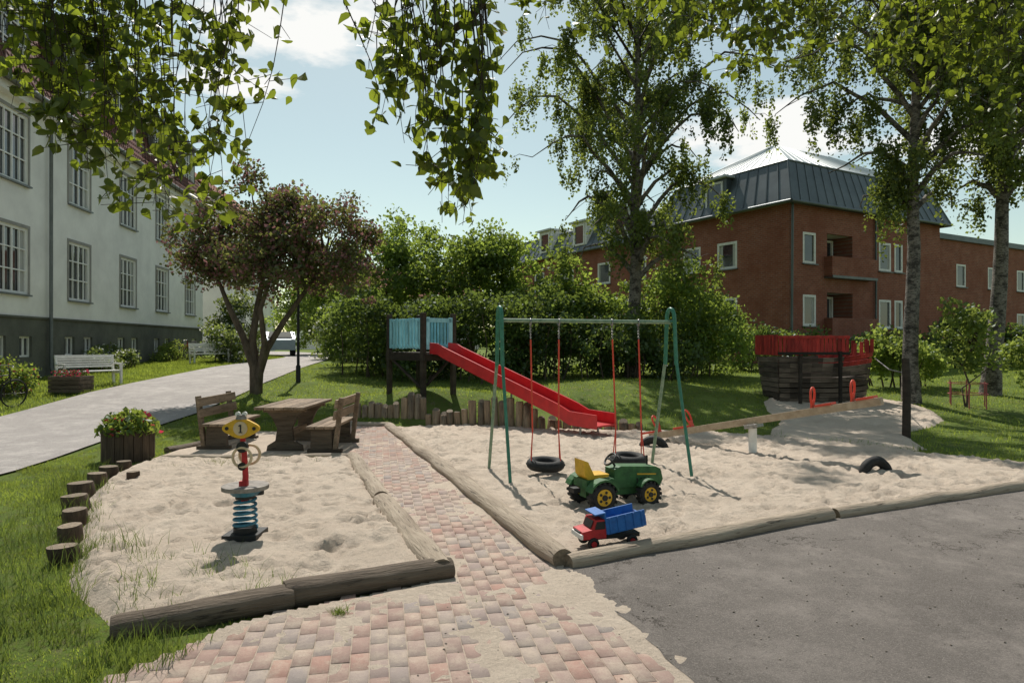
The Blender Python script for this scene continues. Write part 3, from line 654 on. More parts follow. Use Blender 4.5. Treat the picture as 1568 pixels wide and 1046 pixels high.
# --- background houses
def simple_house(name,O,u,n,L,D,ev,ridge,wm,rm,cols,rows,zb=0):
    e=empty(name); w=Wall(O,u,n); wl=MB();fr=MB();gl=MB();rf=MB()
    ops=[(s-.6,s+.6,z,z+1.5) for s in cols for z in rows]
    w.panel(wl,0,L,zb,ev,ops,wm)
    for o in ops: w.window(fr,gl,*o,nv=1,nh=(.6,),sill=False)
    s2=Wall(w.p(L,0)[:2],(-w.n.x,-w.n.y),(w.u.x,w.u.y)); s0=Wall(w.p(0,0,-D)[:2],(w.n.x,w.n.y),(-w.u.x,-w.u.y))
    for q in (s2,s0):
        o2=[(D*.3-.6,D*.3+.6,z,z+1.5) for z in rows]+[(D*.7-.6,D*.7+.6,z,z+1.5) for z in rows]
        q.panel(wl,0,D,zb,ev,o2,wm); wl.poly([q.p(0,ev),q.p(D,ev),q.p(D/2,ridge)],wm)
        for o in o2: q.window(fr,gl,*o,nv=1,nh=(.6,),sill=False)
    wl.quad(w.p(0,zb,-D),w.p(L,zb,-D),w.p(L,ev,-D),w.p(0,ev,-D),wm)
    k=(ridge-ev)/(D/2)
    for sgn in (0,1):
        d0=.5 if sgn==0 else -D-.5
        a=w.p(-.5,ev-.5*k+.1,d0);b=w.p(L+.5,ev-.5*k+.1,d0);c=w.p(L+.5,ridge+.1,-D/2);d=w.p(-.5,ridge+.1,-D/2)
        rf.prism([a,b,c,d],(0,0,.15),rm)
    w.box(rf,L*.3,ridge+.6,-D/2-.6,.9,2.0,.8,M_chim)
    wl.build('walls',e,recalc=False);fr.build('window_frames',e);gl.build('glass',e);rf.build('roof',e)
simple_house('white_gabled_house',(-21.3,50),(-.1,1),(1,.1),16,9,12.2,15.8,M_plaster,M_tile2,[2,5.5,9,12.5],[2.6,5.8,9])
simple_house('white_townhouse',(-26,82),(1,.1),(.1,-1),22,10,7.5,11,M_white,M_tile2,[2,5,8,11,14,17,20],[2.2,5])
simple_house('yellow_townhouse',(2,78),(1,-.1),(-.1,-1),24,10,8,11.5,M_cream,M_tile2,[2,5,8,11,14,17,20],[2.2,5])
# ------------------------------------------------------------------ trees
def birch(name,bx,by,Ht,R,zlow,r0,nl,nt,lpt,lean=(0,0),seed=1,size=.10):
    random.seed(seed); np.random.seed(seed); e=empty(name); mb=MB(); z0=h1(bx,by)-.1; npt=14; tp=[]
    for i in range(npt+1):
        t=i/npt; tp.append(Vector((bx+lean[0]*t+.25*noise.noise(Vector((t*3,seed,0))),by+lean[1]*t+.2*noise.noise(Vector((t*3,seed,5))),z0+(Ht-z0)*t)))
    mb.tube(tp,[r0*(1.25 if i==0 else 1)*(1-.88*i/npt) for i in range(npt+1)],M_birch,12)
    def tpos(z):
        t=(z-z0)/(Ht-z0)*npt; i=min(int(t),npt-1); return tp[i].lerp(tp[i+1],t-i)
    C=[]; limbs=[]
    for k in range(nl):
        f=(k+random.random())/nl; z=zlow+(Ht*.97-zlow)*f
        az=k*2.399+random.uniform(-.5,.5); prof=math.sin(math.pi*min(1,(1-f)*.78+.12))**.7
        Lh=R*prof*random.uniform(.55,1.2); st=tpos(z); rise=Lh*random.uniform(.35,.8)
        pts=[]
        for i in range(8):
            t=i/7; pts.append(st+Vector((math.cos(az)*Lh*t,math.sin(az)*Lh*t,rise*math.sin(t*2.0)*1.0-(.5*Lh*max(0,t-.6))))+Vector((random.uniform(-.2,.2),random.uniform(-.2,.2),random.uniform(-.12,.12)))*t)
        rr=.02+r0*.36*(1-f)
        mb.tube(pts,[rr*(1-.85*i/7) for i in range(8)],M_birch if rr>.05 else M_twig,6); limbs.append((pts,Lh))
    tot=sum(l for _,l in limbs)
    for pts,Lh in limbs:
        n=int(nt*Lh/tot); nsub=max(2,int(Lh*1.3)); anchors=[]
        for q in range(nsub):
            t=random.uniform(.2,1)*7; i=min(int(t),6); p=pts[i].lerp(pts[i+1],t-i)
            o=Vector((random.gauss(0,.5),random.gauss(0,.5),random.uniform(-.1,.5)))
            mb.tube([p,p+o*.6+Vector((0,0,.12)),p+o],[.014,.01,.006],M_twig,3,False); anchors.append(p+o)
        for q in range(n):
            p=random.choice(anchors)+Vector((random.gauss(0,.16),random.gauss(0,.16),random.gauss(0,.12)))
            ln=random.uniform(.3,.9)*(1.0+1.1*random.random()**2); dr=Vector((random.gauss(0,.14),random.gauss(0,.14),0))
            en=p+dr*ln+Vector((0,0,-ln))
            if random.random()<.3: mb.tube([p,p+dr*ln*.3+Vector((0,0,-ln*.5)),en],[.006,.004,.003],M_twig,3,False)
            m=int(lpt*ln); tt=np.random.rand(m)
            C.append(np.array(p)[None]+np.array(en-p)[None]*tt[:,None]+rng.normal(0,.06,(m,3)))
    mb.build('trunk_and_limbs',e,recalc=False); leaves('foliage',np.concatenate(C),size,L_birch,e,hang=.8)
birch('birch_tree',4.15,23.5,15.2,4.4,3.8,.25,56,2000,36,(.3,0),11,.11)
birch('birch_tree',10.3,17.6,14.5,3.3,5.0,.20,46,1900,38,(.15,0),23,.095)
birch('birch_tree',13.3,19,15,3.6,5.6,.23,42,1800,38,(1.0,0),37,.10)
birch('birch_tree',12.2,13.5,13.5,3.8,6.6,.2,32,1500,38,(-.6,-.2),41,.085)
def clump(name,ells,ncl,lpc,size,lm,trunk=None,cr=(.35,.7),seed=1,hang=0,bark=None,clipz=None):
    random.seed(seed); r=np.random.default_rng(seed); e=empty(name); mb=MB(); C=[]; cc=[]
    vol=[a[3]*a[4]*a[5] for a in ells]; tv=sum(vol)
    for a,v in zip(ells,vol):
        n=max(3,int(ncl*v/tv)); d=r.normal(size=(n,3)); d/=np.linalg.norm(d,axis=1)[:,None]; rad=r.uniform(.15,1,n)**.45
        cc.append(np.array([a[0],a[1],a[2]])+d*rad[:,None]*np.array(a[3:6])*r.uniform(.85,1.2,(n,1)))
    cc=np.concatenate(cc)
    if clipz is not None: cc[:,2]=np.maximum(cc[:,2],clipz)
    for k in cc:
        s=r.uniform(*cr); n=int(lpc*(s/cr[1])**2*r.uniform(.5,1.3)); p=r.normal(size=(n,3)); p/=np.linalg.norm(p,axis=1)[:,None]
        p*=(r.uniform(.1,1.4,n)**.6)[:,None]*s*r.uniform(.6,1.3,(1,3)); p[:,2]*=.8; C.append(k+p)
    if trunk:
        b=Vector(trunk['base'])
        for st in trunk['stems']:
            mb.tube([b]+[Vector(q) for q in st['p']],st['r'],bark or M_bark,9)
        tips=[Vector(st['p'][-1]) for st in trunk['stems']]+[Vector(st['p'][-2]) for st in trunk['stems'] if len(st['p'])>1]
        for k in cc[::trunk.get('skip',2)]:
            k=Vector(k); t=min(tips,key=lambda q:(q-k).length); m=t.lerp(k,.5)+Vector((random.uniform(-.2,.2),random.uniform(-.2,.2),random.uniform(-.1,.2)))
            mb.tube([t,m,k],[.035,.02,.007],bark or M_bark,5,False)
    else:
        for k in cc[::max(1,len(cc)//14)]:
            k=Vector(k); g=Vector((k.x*.9+ells[0][0]*.1,k.y,h1(k.x,k.y)-.1)); mb.tube([g,g.lerp(k,.5)+Vector((random.uniform(-.2,.2),0,0)),k],[.03,.02,.01],bark or M_bark,5,False)
    mb.build('branches',e,recalc=False); leaves('foliage',np.concatenate(C),size,lm,e,hang=hang)
g=h1(-6.75,18)
clump('lilac_tree',[(-7.7,18,4.4,1.2,1.4,.95),(-6.4,18.2,4.9,1.4,1.5,1.2),(-4.9,17.9,4.4,1.4,1.4,1.1),(-6.2,17.6,3.8,2.1,1.3,.75),(-4.3,18,3.4,.9,1,.75),(-8.1,18.1,3.8,.8,1,.6),(-5.8,18.0,4.6,1.6,1.0,1.1),(-6.2,18.0,5.7,.5,.6,.6)],205,290,.10,L_lilac,
 trunk=dict(base=(-6.75,18,g-.1),skip=2,stems=[dict(p=[(-6.7,18,g+.5),(-6.45,18,g+1.2),(-6.05,18.1,g+1.9),(-5.45,18,g+2.7),(-4.95,18,g+3.4)],r=[.17,.13,.09,.075,.055,.035]),
   dict(p=[(-6.75,18,g+.6),(-6.85,18,g+1.4),(-6.75,18.1,g+2.3),(-6.6,18.2,g+3.3),(-6.45,18.2,g+4.2)],r=[.17,.13,.10,.08,.05,.03]),
   dict(p=[(-6.8,18,g+.7),(-7.05,17.9,g+1.5),(-7.35,17.8,g+2.2),(-7.75,18,g+3.0)],r=[.16,.12,.09,.07,.045]),
   dict(p=[(-6.65,18,g+.6),(-6.45,17.8,g+1.3),(-6.45,17.5,g+2.2),(-6.15,17.4,g+3.0)],r=[.15,.10,.08,.06,.045])]),cr=(.22,.48),seed=5)
def stem(x,y,h,r=.14): 
    g=h1(x,y); return dict(base=(x,y,g-.1),skip=3,stems=[dict(p=[(x+.1,y,g+h*.35),(x-.1,y,g+h*.7),(x+.2,y,g+h)],r=[r,r*.8,r*.6,r*.3]),dict(p=[(x-.1,y,g+h*.3),(x+.5,y,g+h*.6),(x+.9,y,g+h*.85)],r=[r*.8,r*.6,r*.45,r*.2])])
clump('deciduous_tree',[(-5.2,27,4.7,1.9,1.6,1.9),(-4.0,27.5,5.4,1.3,1.5,1.3),(-6.2,28,3.0,1.4,1.3,1.6)],100,280,.15,L_shrub,trunk=stem(-5,27,3.6),cr=(.3,.75),seed=12)
clump('deciduous_tree',[(-1.8,26,4.4,2.1,1.6,1.8),(-.3,26,4.9,1.3,1.4,1.3),(-2.5,26,3.0,1.9,1.2,1.6)],112,280,.15,L_shrub,trunk=stem(-1.6,26,3.6),cr=(.3,.75),seed=13)
clump('shrub',[(-4.6,23.5,2.1,1.9,1.2,1.5),(-2.8,23,1.8,1.6,1.1,1.3)],90,280,.13,L_shrubd,cr=(.3,.65),seed=14,clipz=.6)
clump('shrub',[(-.8,22.6,2.1,1.8,1.2,1.5),(.8,22.8,2.3,1.6,1.2,1.6)],95,280,.13,L_shrubd,cr=(.3,.65),seed=15,clipz=.6)
clump('shrub',[(1.6,24.6,3.0,1.8,1.3,2.0),(3.2,24.8,2.6,1.7,1.2,1.8)],95,280,.14,L_shrub,cr=(.3,.7),seed=16,clipz=.7)
clump('shrub',[(5.6,24.2,2.6,2.1,1.4,1.8),(7.0,24.5,2.1,1.6,1.3,1.4)],125,280,.13,L_shrub,cr=(.3,.65),seed=17,clipz=.7)
clump('shrub',[(3.3,22.3,1.7,1.5,.9,1.0),(5.0,22.4,1.6,1.2,.9,.9)],55,280,.13,L_shrubd,cr=(.3,.6),seed=18,clipz=.7)
clump('hedge',[(9.5,26.5,1.6,2.0,.8,.8),(12.5,27.5,1.4,2.2,.8,.7),(16,28.5,1.5,2.4,.9,.8),(20,29,1.7,2.4,.9,1.0)],130,240,.13,L_shrubd,cr=(.35,.6),seed=19,clipz=.8)
clump('hedge',[(-6.8,32,1.9,1.4,1,1.1),(-8.6,35,2.1,1.5,1.1,1.5)],60,280,.14,L_wflow,cr=(.35,.7),seed=20,clipz=1)
clump('garden_shrub',[(-12.9,31,1.8,.9,.8,1.1),(-13.4,33,2.6,1.3,1.0,1.6)],70,280,.13,L_wflow,cr=(.3,.6),seed=21,clipz=1)
clump('garden_shrub',[(-15.2,26,1.2,.6,1.3,.35),(-14.7,24.5,1.1,.5,.8,.3)],40,200,.09,L_wflow,cr=(.2,.35),seed=22,clipz=.8)
clump('garden_shrub',[(-13.1,17.6,.85,.6,.7,.4)],24,260,.08,L_flow,cr=(.2,.35),seed=23,clipz=.5)
clump('garden_shrub',[(-16.2,33,1.3,.5,2.2,.5)],30,200,.09,L_lime,cr=(.2,.4),seed=24,clipz=.9)
clump('garden_tree',[(-11.5,44,4.5,2.0,1.6,2.4),(-14,46,4.0,1.8,1.6,2.2)],110,250,.17,L_shrub,trunk=stem(-12,44,3.2),cr=(.45,.85),seed=25)
clump('sapling',[(11.3,17,2.1,.6,.6,.75),(11.5,17,1.4,.4,.4,.4)],34,90,.11,L_lime,trunk=stem(11.3,17,1.5,.03),cr=(.2,.36),seed=26)
clump('sapling',[(13.1,17.2,1.6,.5,.5,.8)],24,90,.11,L_lime,trunk=stem(13.1,17.2,1.1,.03),cr=(.2,.36),seed=27)
clump('garden_shrub',[(11.4,20.5,1.5,.8,.7,.55),(12.6,20.8,1.2,.5,.6,.5)],50,170,.12,L_lime,cr=(.22,.42),seed=28,clipz=.6)
ex=[]
for i in range(34):
    x=-110+i*7+random.uniform(-2,2); y=105+random.uniform(-8,12); ex.append((x,y,4.2,5,3,random.uniform(3.2,5.5)))
clump('distant_trees',ex,600,80,.9,L_shrubd,cr=(1.2,2.2),seed=30)
# ------------------------------------------------------------------ overhanging tree (trunk stands left of / behind the viewpoint)
random.seed(5)
ot=empty('overhanging_tree'); mb=MB(); C=[]
mb.tube([(-4.2,-2.2,-.1),(-4.15,-2.2,1),(-4.1,-2.0,2.6),(-3.9,-1.6,4.2),(-3.7,-1.2,5.6),(-3.6,-1,7.5)],[.38,.30,.27,.24,.18,.08],M_bark,14)
def limb(pts,r): mb.tube(pts,[r*(1-.8*i/(len(pts)-1)) for i in range(len(pts))],M_bark,8)
limb([(-3.9,-1.6,4.2),(-3.4,.5,4.9),(-2.9,2.6,5.0),(-2.5,4.2,4.75),(-2.3,5.2,4.5)],.12)
limb([(-3.7,-1.2,5.4),(-2.3,1,5.6),(-1.1,3,5.1),(-.5,4.1,4.55),(-.12,4.3,4.05),(-.26,4.4,3.90),(-.42,4.5,3.84),(-.6,4.6,3.70)],.07)
limb([(-3.7,-1.2,5.6),(-1.5,2,6.0),(.8,4.6,5.9),(2.6,5.6,5.6),(4.6,6.4,5.4)],.14)
limb([(-3.7,-1.2,5.6),(-1.0,1,6.2),(1.6,3,6.2),(4,5,5.9),(6.2,6.2,5.6)],.12)
def strands(n,xr,yr,xs,zb,ztop,lp=13,side=.12,sg=.22,sd=.13):
    for i in range(n):
        x=random.uniform(*xr); y=random.uniform(*yr); b=float(np.interp(x,xs,zb))+abs(random.gauss(0,sg)); t=ztop+random.uniform(-.15,.15)
        if b>t-.15: b=t-.15
        pts=[]; dx=random.gauss(0,side); dy=random.gauss(0,.1); ph=random.uniform(0,6)
        for k in range(7):
            q=k/6; pts.append(Vector((x-dx*(1-q)+.04*math.sin(ph+q*5),y-dy*(1-q)+.03*math.cos(ph+q*4),t+(b-t)*q)))
        mb.tube(pts,[.005*(1-.7*k/6) for k in range(7)],M_twig,4,False)
        ns=max(2,int((t-b)*6))
        for j in range(ns):
            q=(random.random()**.8)*6; k=min(int(q),5); p=pts[k].lerp(pts[k+1],q-k)
            d=Vector((random.gauss(0,sd),random.gauss(0,.13),-random.uniform(.0,.13))); mb.tube([p,p+d],[.003,.002],M_twig,3,False)
            for l in range(int(lp*random.uniform(.10,.30))+1):
                o=d*random.uniform(.2,1.2)+Vector((random.gauss(0,.035),random.gauss(0,.035),random.gauss(0,.025))); C.append(np.array(p+o))
strands(64,(-3.25,-1.85),(4.1,5.0),[-3.3,-2.9,-2.6,-2.3,-2.0,-1.8],[3.45,3.0,2.75,2.62,2.65,3.0],4.55,15,.12,.30)
strands(22,(-3.9,-2.6),(4.2,5.0),[-3.9,-2.6],[3.80,3.5],4.6,15)
strands(32,(-.80,-.17),(4.0,4.5),[-.88,-.7,-.5,-.4,-.25,-.1],[3.25,3.05,2.75,2.50,2.50,2.75],4.15,14,.06,.22,.08)
strands(10,(-.88,-.5),(4.0,4.5),[-.98,-.5],[3.45,3.3],4.2,14,.06,.2,.08)
strands(80,(.05,4.8),(5.2,6.4),[0,1,2,3,4,4.8],[4.6,4.45,4.15,4.4,4.3,4.0],5.35,18)
strands(26,(1.6,2.4),(5.2,6.0),[1.6,1.95,2.4],[4.3,3.95,4.3],5.2,15)
strands(40,(3.4,5.4),(5.6,6.8),[3.4,4.4,5.4],[4.3,4.0,3.4],5.4,16)
mb.build('trunk_and_limbs',ot,recalc=False); leaves('foliage',np.array(C),.078,L_near,ot,tmpl=T_D,hang=.9,var=.3)
# ------------------------------------------------------------------ swing
sw=empty('swing_set'); mb=MB(); zt=2.13
def endframe(a,b,mid):
    A=Vector((*a,0.0));B=Vector((*b,0.0));M=Vector((*mid,0)); dA=(A-M).normalized();dB=(B-M).normalized(); r=.085
    mb.tube([A,M+dA*(r+.04)+Vector((0,0,1.55))],.022,M_pale,10)
    mb.tube([B,M+dB*(r+.04)+Vector((0,0,1.55))],.022,M_green,10)
    pts=[M+dA*(r+.04)+Vector((0,0,1.5)),M+dA*r+Vector((0,0,zt))]
    for k in range(1,8):
        t=math.pi*k/8; pts.append(M+dA*(r*math.cos(t))*(1 if math.cos(t)>0 else 0)+dB*(-r*math.cos(t))*(1 if math.cos(t)<0 else 0)+Vector((0,0,zt+.13*math.sin(t))))
    pts+=[M+dB*r+Vector((0,0,zt)),M+dB*(r+.04)+Vector((0,0,1.5))]
    mb.tube(pts,.027,M_green,10)
    mb.tube([M+dA*r+Vector((0,0,zt-.04)),M+dB*r+Vector((0,0,zt-.04))],.02,M_green,8)
mL=(-.16,8.85);mR=(2.17,9.35)
endframe((-.32,9.35),(-.016,8.4),mL); endframe((2.0,9.8),(2.36,8.94),mR)
mb.tube([(mL[0],mL[1],zt-.04),(mR[0],mR[1],zt-.05)],.026,M_pale,10)
def barp(px): t=(px-mL[0])/(mR[0]-mL[0]); return Vector((px,mL[1]+(mR[1]-mL[1])*t,zt-.06))
def swing(xa,xb,cx,cy,cz):
    c=Vector((cx,cy,cz))
    mb.torus(c,.185,.068,(.03,-.06,1),M_rub,32,12,sq=1.0); mb.torus(c,.19,.07,(.03,-.06,1),M_rub,32,6,sq=.55)
    for x,sx in ((xa,-.19),(xb,.19)):
        t=barp(x); mb.torus(t,.04,.01,(1,.2,0),M_steel,12,6)
        k=c+Vector((sx*.9,.0,.42)); m=t.lerp(k,.16); n=12
        for i in range(n):
            p=t.lerp(m,(i+.5)/n); mb.torus(p,.012,.004,(1,0,0) if i%2 else (0,1,0),M_steel,6,4)
        mb.tube([m,k],.0105,M_sleeve,8)
        for sy in (-.10,.10): mb.tube([k,c+Vector((sx,sy,.06))],.008,M_sleeve,6)
swing(.24,.62,.44,8.95,.21); swing(1.34,1.71,1.57,9.2,.235)
mb.build('frame_and_seats',sw)
# ------------------------------------------------------------------ seesaw
mb=MB(); a=Vector((2.5,12.25,.12));b=Vector((5.2,9.6,.98)); d=(b-a).normalized(); sd=d.cross(Vector((0,0,1))).normalized(); up=sd.cross(d)
R=Matrix((d,sd,up)).transposed(); mb.box((a+b)/2,((b-a).length,.15,.11),M_plank,R)
pv=a.lerp(b,.5); mb.cyl((pv.x,pv.y,(pv.z)/2-.06),.065,pv.z-.1,M_white,16); mb.box(pv-up*.08,(.22,.24,.06),M_steel,R)
for t,s in ((.05,1),(.22,1),(.75,-1),(.9,-1)):
    p=a.lerp(b,t)+up*.055; lean=(up*1.0-d*.25*s).normalized(); w=.075
    pts=[]
    for k in range(18):
        q=2*math.pi*k/18; pts.append(p+lean*(.17+.135*math.sin(q))+sd*(w*math.cos(q)*(1.0+.25*math.sin(q))))
    mb.tube(pts,.018,M_sleeve,8,closed=True); mb.box(p+lean*.05,(.03,.10,.14),M_sleeve,Matrix((d,sd,lean)).transposed())
    mb.box(p-d*.2*s+up*.02,(.24,.22,.035),M_sleeve,R)
mb.build('seesaw',bevel=.005)
for x,y,ang in ((2.35,11.35,.3),(4.95,9.3,-.25)):
    mb=MB(); mb.torus((x,y,.0),.185,.065,(math.sin(ang),math.cos(ang),0),M_rub,28,12,-math.pi/2-.2,math.pi/2+.2)
    mb.torus((x,y,.0),.2,.06,(math.sin(ang),math.cos(ang),0),M_rub,28,6,-math.pi/2-.2,math.pi/2+.2,sq=1.25); mb.build('half_buried_tyre')
# ------------------------------------------------------------------ slide tower
st=empty('play_tower_slide'); u=Vector((.695,-.719,0)).normalized(); v=Vector((-u.y,u.x,0))
n0=Vector((-2.08,16.0,0)); UL=1.4; VL=.9
def TP(a,b,z): return n0-u*a+v*b+Vector((0,0,z))
R=Matrix((u,v,Vector((0,0,1)))).transposed(); mb=MB(); dz=1.55
for a_,b_ in ((0,0),(UL,0),(0,VL),(UL,VL)):
    p=TP(a_,b_,0); g=h1(p.x,p.y); mb.box((p.x,p.y,(g-.1+2.5)/2),(.11,.11,2.5-g+.1),M_dark,R)
for i in range(10): mb.box(TP(.07+i*.14,VL/2,dz),(.13,VL+.1,.04),M_dark,R)
mb.box(TP(UL/2,-.02,dz-.1),(UL+.2,.06,.16),M_dark,R);mb.box(TP(UL/2,VL+.02,dz-.1),(UL+.2,.06,.16),M_dark,R);mb.box(TP(-.03,VL/2,dz-.1),(.06,VL,.16),M_dark,R)
mb.tube([TP(.1,0,.75),TP(UL-.1,0,1.4)],.04,M_dark,6); mb.tube([TP(0,.1,.8),TP(0,VL-.1,1.4)],.04,M_dark,6)
mb.build('tower_frame',st,bevel=.006); mb=MB()
for k in range(10):
    a_=.10+k*(UL-.2)/9
    for b_ in (-.03,VL+.03): mb.box(TP(a_,b_,2.02+random.uniform(-.012,.012)),(.078,.025,.72),M_blue,R)
for b_ in (-.0,VL): mb.box(TP(UL/2,b_,2.34),(UL-.12,.035,.07),M_blue,R); mb.box(TP(UL/2,b_,1.72),(UL-.12,.035,.07),M_blue,R)
for k in range(6): mb.box(TP(UL+.03,.1+k*.14,2.02),(.025,.08,.72),M_blue,R)
for b_ in (.10,.80): mb.box(TP(-.03,b_,2.02),(.03,.12,.76),M_blue,R)
mb.box(TP(-.03,VL/2,2.33),(.03,VL-.1,.10),M_blue,R)
mb.build('railing',st,bevel=.004); mb=MB()
s0=TP(-.04,VL/2,0); prof=[(0,1.60),(.3,1.58),(.5,1.50),(4.05,.42),(4.35,.30),(5.0,.27)]; w=.26
S=[s0+u*s+Vector((0,0,z)) for s,z in prof]
for i in range(len(S)-1):
    A,B=S[i],S[i+1]; mb.prism([A-v*w,A+v*w,A+v*w-Vector((0,0,.03)),A-v*w-Vector((0,0,.03))],B-A,M_red)
    for sg in (-1,1):
        hA=.2; o=v*(w+.02)*sg; k=v*.02
        mb.add([A+o-k+Vector((0,0,-.06)),A+o+k+Vector((0,0,-.06)),A+o+k+Vector((0,0,hA)),A+o-k+Vector((0,0,hA)),B+o-k+Vector((0,0,-.06)),B+o+k+Vector((0,0,-.06)),B+o+k+Vector((0,0,hA)),B+o-k+Vector((0,0,hA))],
            [(0,1,2,3),(4,7,6,5),(0,4,5,1),(1,5,6,2),(2,6,7,3),(3,7,4,0)],M_red)
for s in (2.2,4.6):
    z=float(np.interp(s,[p[0] for p in prof],[p[1] for p in prof]))
    for sg in(-1,1): mb.tube([s0+u*s+v*w*sg,s0+u*s+v*w*sg+Vector((0,0,z))],.022,M_steel,8)
mb.build('slide_chute',st)
# ------------------------------------------------------------------ play ship
sh=empty('play_ship'); mb=MB(); cx,cy=8.0,17.9; gz=.28
def half(t): return .78*(1-max(0,(t-.45)/.55)**2.2)
def hull(t,z):
    x=-1.2+2.45*t+ (.22*z*t) -.1*z*(1-t); return x, half(t)*(.72+.28*z)
rows=9
for r_ in range(rows):
    z0=r_/rows; zt_=(r_+.86)/rows
    for sg in (-1,1):
        off=random.uniform(0,.03); dz_=random.uniform(-.01,.01)
        for i in range(10):
            t0=i/10;t1=(i+1)/10-.0; mat=M_hull if not(r_>=7 and i>=6) else M_redw
            P4=[]
            for (t,z) in ((t0,z0),(t1,z0),(t1,zt_),(t0,zt_)):
                x,y=hull(t,z); P4.append(Vector((cx+x,cy+sg*(y+off),gz+dz_+1.15*z+.14*max(0,t-.5)*z*2)))
            mb.prism(P4,(0,-sg*.03,0),mat)
    mb.box((cx-1.2-.1*z0,cy,gz+1.15*(z0+zt_)/2),(.04,1.4*(.72+.28*z0),1.15*.9/rows),M_hull)
mb.box((cx-.1,cy,gz+.62),(2.2,1.2,.04),M_dark)
mb.build('hull',sh,bevel=.004); mb=MB()
for k in range(17):
    x=-1.28+k*.105; h=.48+random.uniform(-.04,.04)
    mb.box((cx+x,cy-.80,gz+1.45),(.080,.03,h),M_redw)
    mb.box((cx+x,cy+.80,gz+1.45),(.080,.03,h),M_redw)
for k in range(14): mb.box((cx-1.34,cy-.72+k*.11,gz+1.46),(.03,.1,.52),M_redw)
mb.box((cx-.45,cy-.83,gz+1.66),(1.8,.03,.07),M_redw); mb.box((cx-.45,cy-.83,gz+1.25),(1.8,.03,.07),M_dark)
for k in range(5):
    t=.62+k*.085; x,y=hull(t,1); mb.box((cx+x,cy-y-.03,gz+1.30+.12*k*.3),(.09,.03,.34),M_redw); mb.box((cx+x,cy+y+.03,gz+1.30+.12*k*.3),(.09,.03,.34),M_redw)
mb.tube([(cx+1.15,cy,gz),(cx+1.35,cy,gz+1.45)],.06,M_dark,8)
mb.tube([(cx+.2,cy-.85,gz-.1),(cx+.2,cy-.85,gz+1.3)],.05,M_dark,8); mb.tube([(cx-.8,cy-.85,gz-.1),(cx-.8,cy-.85,gz+1.2)],.05,M_dark,8)
mb.build('cabin_and_trim',sh,bevel=.004)
mb=MB(); mb.tube([(7.42,12.85,-.1),(7.43,12.85,1.0),(7.41,12.86,1.5)],[.075,.07,.065],M_dark,12); mb.tube([(7.42,12.86,1.22),(8.4,15.2,1.2),(9.35,17.6,1.4)],.014,M_steel,6); mb.build('wooden_post')
mb=MB(); M_pink=pmat('pink_paint',(.45,.12,.12),bmp=.1)
for k in range(6):
    a_=k*math.pi/3; x=11.35+.42*math.cos(a_); y=17+.42*math.sin(a_); g=h1(x,y)
    mb.tube([(x,y,g-.05),(x,y,g+.62)],.014,M_pink,6)
for z in (.32,.58): mb.torus((11.35,17,h1(11.35,17)+z),.42,.010,(0,0,1),M_pink,24,6)
mb.build('sapling_guard')
# ------------------------------------------------------------------ spring rider
mb=MB(); X,Y=-2.37,6.07
mb.box((X,Y,.10),(.30,.30,.05),M_blk); mb.cyl((X,Y,.14),.10,.06,M_blk,20)
pts=[]
for k in range(100):
    t=k/99; a_=t*2*math.pi*5.2; r=.098-.012*t; pts.append((X+r*math.cos(a_),Y+r*math.sin(a_),.16+.26*t))
mb.tube(pts,.0135,M_spring,8); mb.cyl((X,Y,.44),.085,.04,M_blk,20); mb.cyl((X,Y,.475),.11,.05,M_spring,20,r2=.15)
mb.cyl((X,Y,.52),.20,.035,M_seat,32); mb.cyl((X-.09,Y+.05,.475),.06,.06,M_blk,14); mb.cyl((X+.1,Y+.04,.475),.05,.06,M_blk,14)
mb.tube([(X,Y-.02,.40),(X+.01,Y-.02,.62),(X-.005,Y-.02,.86),(X-.02,Y-.02,.98)],[.03,.026,.024,.022],M_tr,12)
mb.box((X,Y-.035,.50),(.07,.05,.16),M_tr); mb.cyl((X+.0,Y-.065,.47),.022,.02,M_yel,12,axis=(0,1,0))
mb.torus((X-.01,Y-.05,.79),.085,.013,(0.1,1,0),M_cream,28,8); mb.torus((X+.02,Y+.05,.80),.085,.013,(-.3,1,0),M_cream,28,8)
mb.cyl((X-.01,Y-.04,.88),.05,.035,M_blk,16,axis=(0,1,0)); mb.cyl((X-.01,Y-.045,.71),.035,.03,M_blk,16,axis=(0,1,0))
hp=[];zc=1.045
for k in range(40):
    q=2*math.pi*k/40; rx=.155*(1+.06*math.cos(4*q)); rz=.082*(1+.08*math.cos(4*q)); hp.append((X-.02+rx*math.cos(q),Y-.06,zc+rz*math.sin(q)))
mb.prism(hp,(0,.035,0),M_yel)
mb.cyl((X-.02,Y-.063,zc),.062,.006,M_cream,28,axis=(0,1,0))
mb.box((X-.017,Y-.068,zc),(.014,.004,.07),M_blk); mb.box((X-.027,Y-.068,zc+.026),(.02,.004,.010),M_blk,Matrix.Rotation(-.7,3,'Y')); mb.box((X-.017,Y-.068,zc-.035),(.034,.0045,.008),M_blk)
for sg in(-1,1): mb.cyl((X-.02+sg*.12,Y-.064,zc),.016,.006,M_blk,12,axis=(0,1,0))
mb.tube([(X-.02,Y-.04,zc+.08),(X-.02,Y-.04,zc+.12)],[.05,.035],M_seat,14); mb.cyl((X-.02-.03,Y-.04,zc+.125),.022,.02,M_white,12,axis=(0,1,0)); mb.cyl((X-.02+.03,Y-.04,zc+.125),.022,.02,M_white,12,axis=(0,1,0))
mb.tube([(X-.02,Y-.03,.96),(X-.02,Y-.03,1.0)],.03,M_tr,10)
mb.build('spring_rider',bevel=.003)
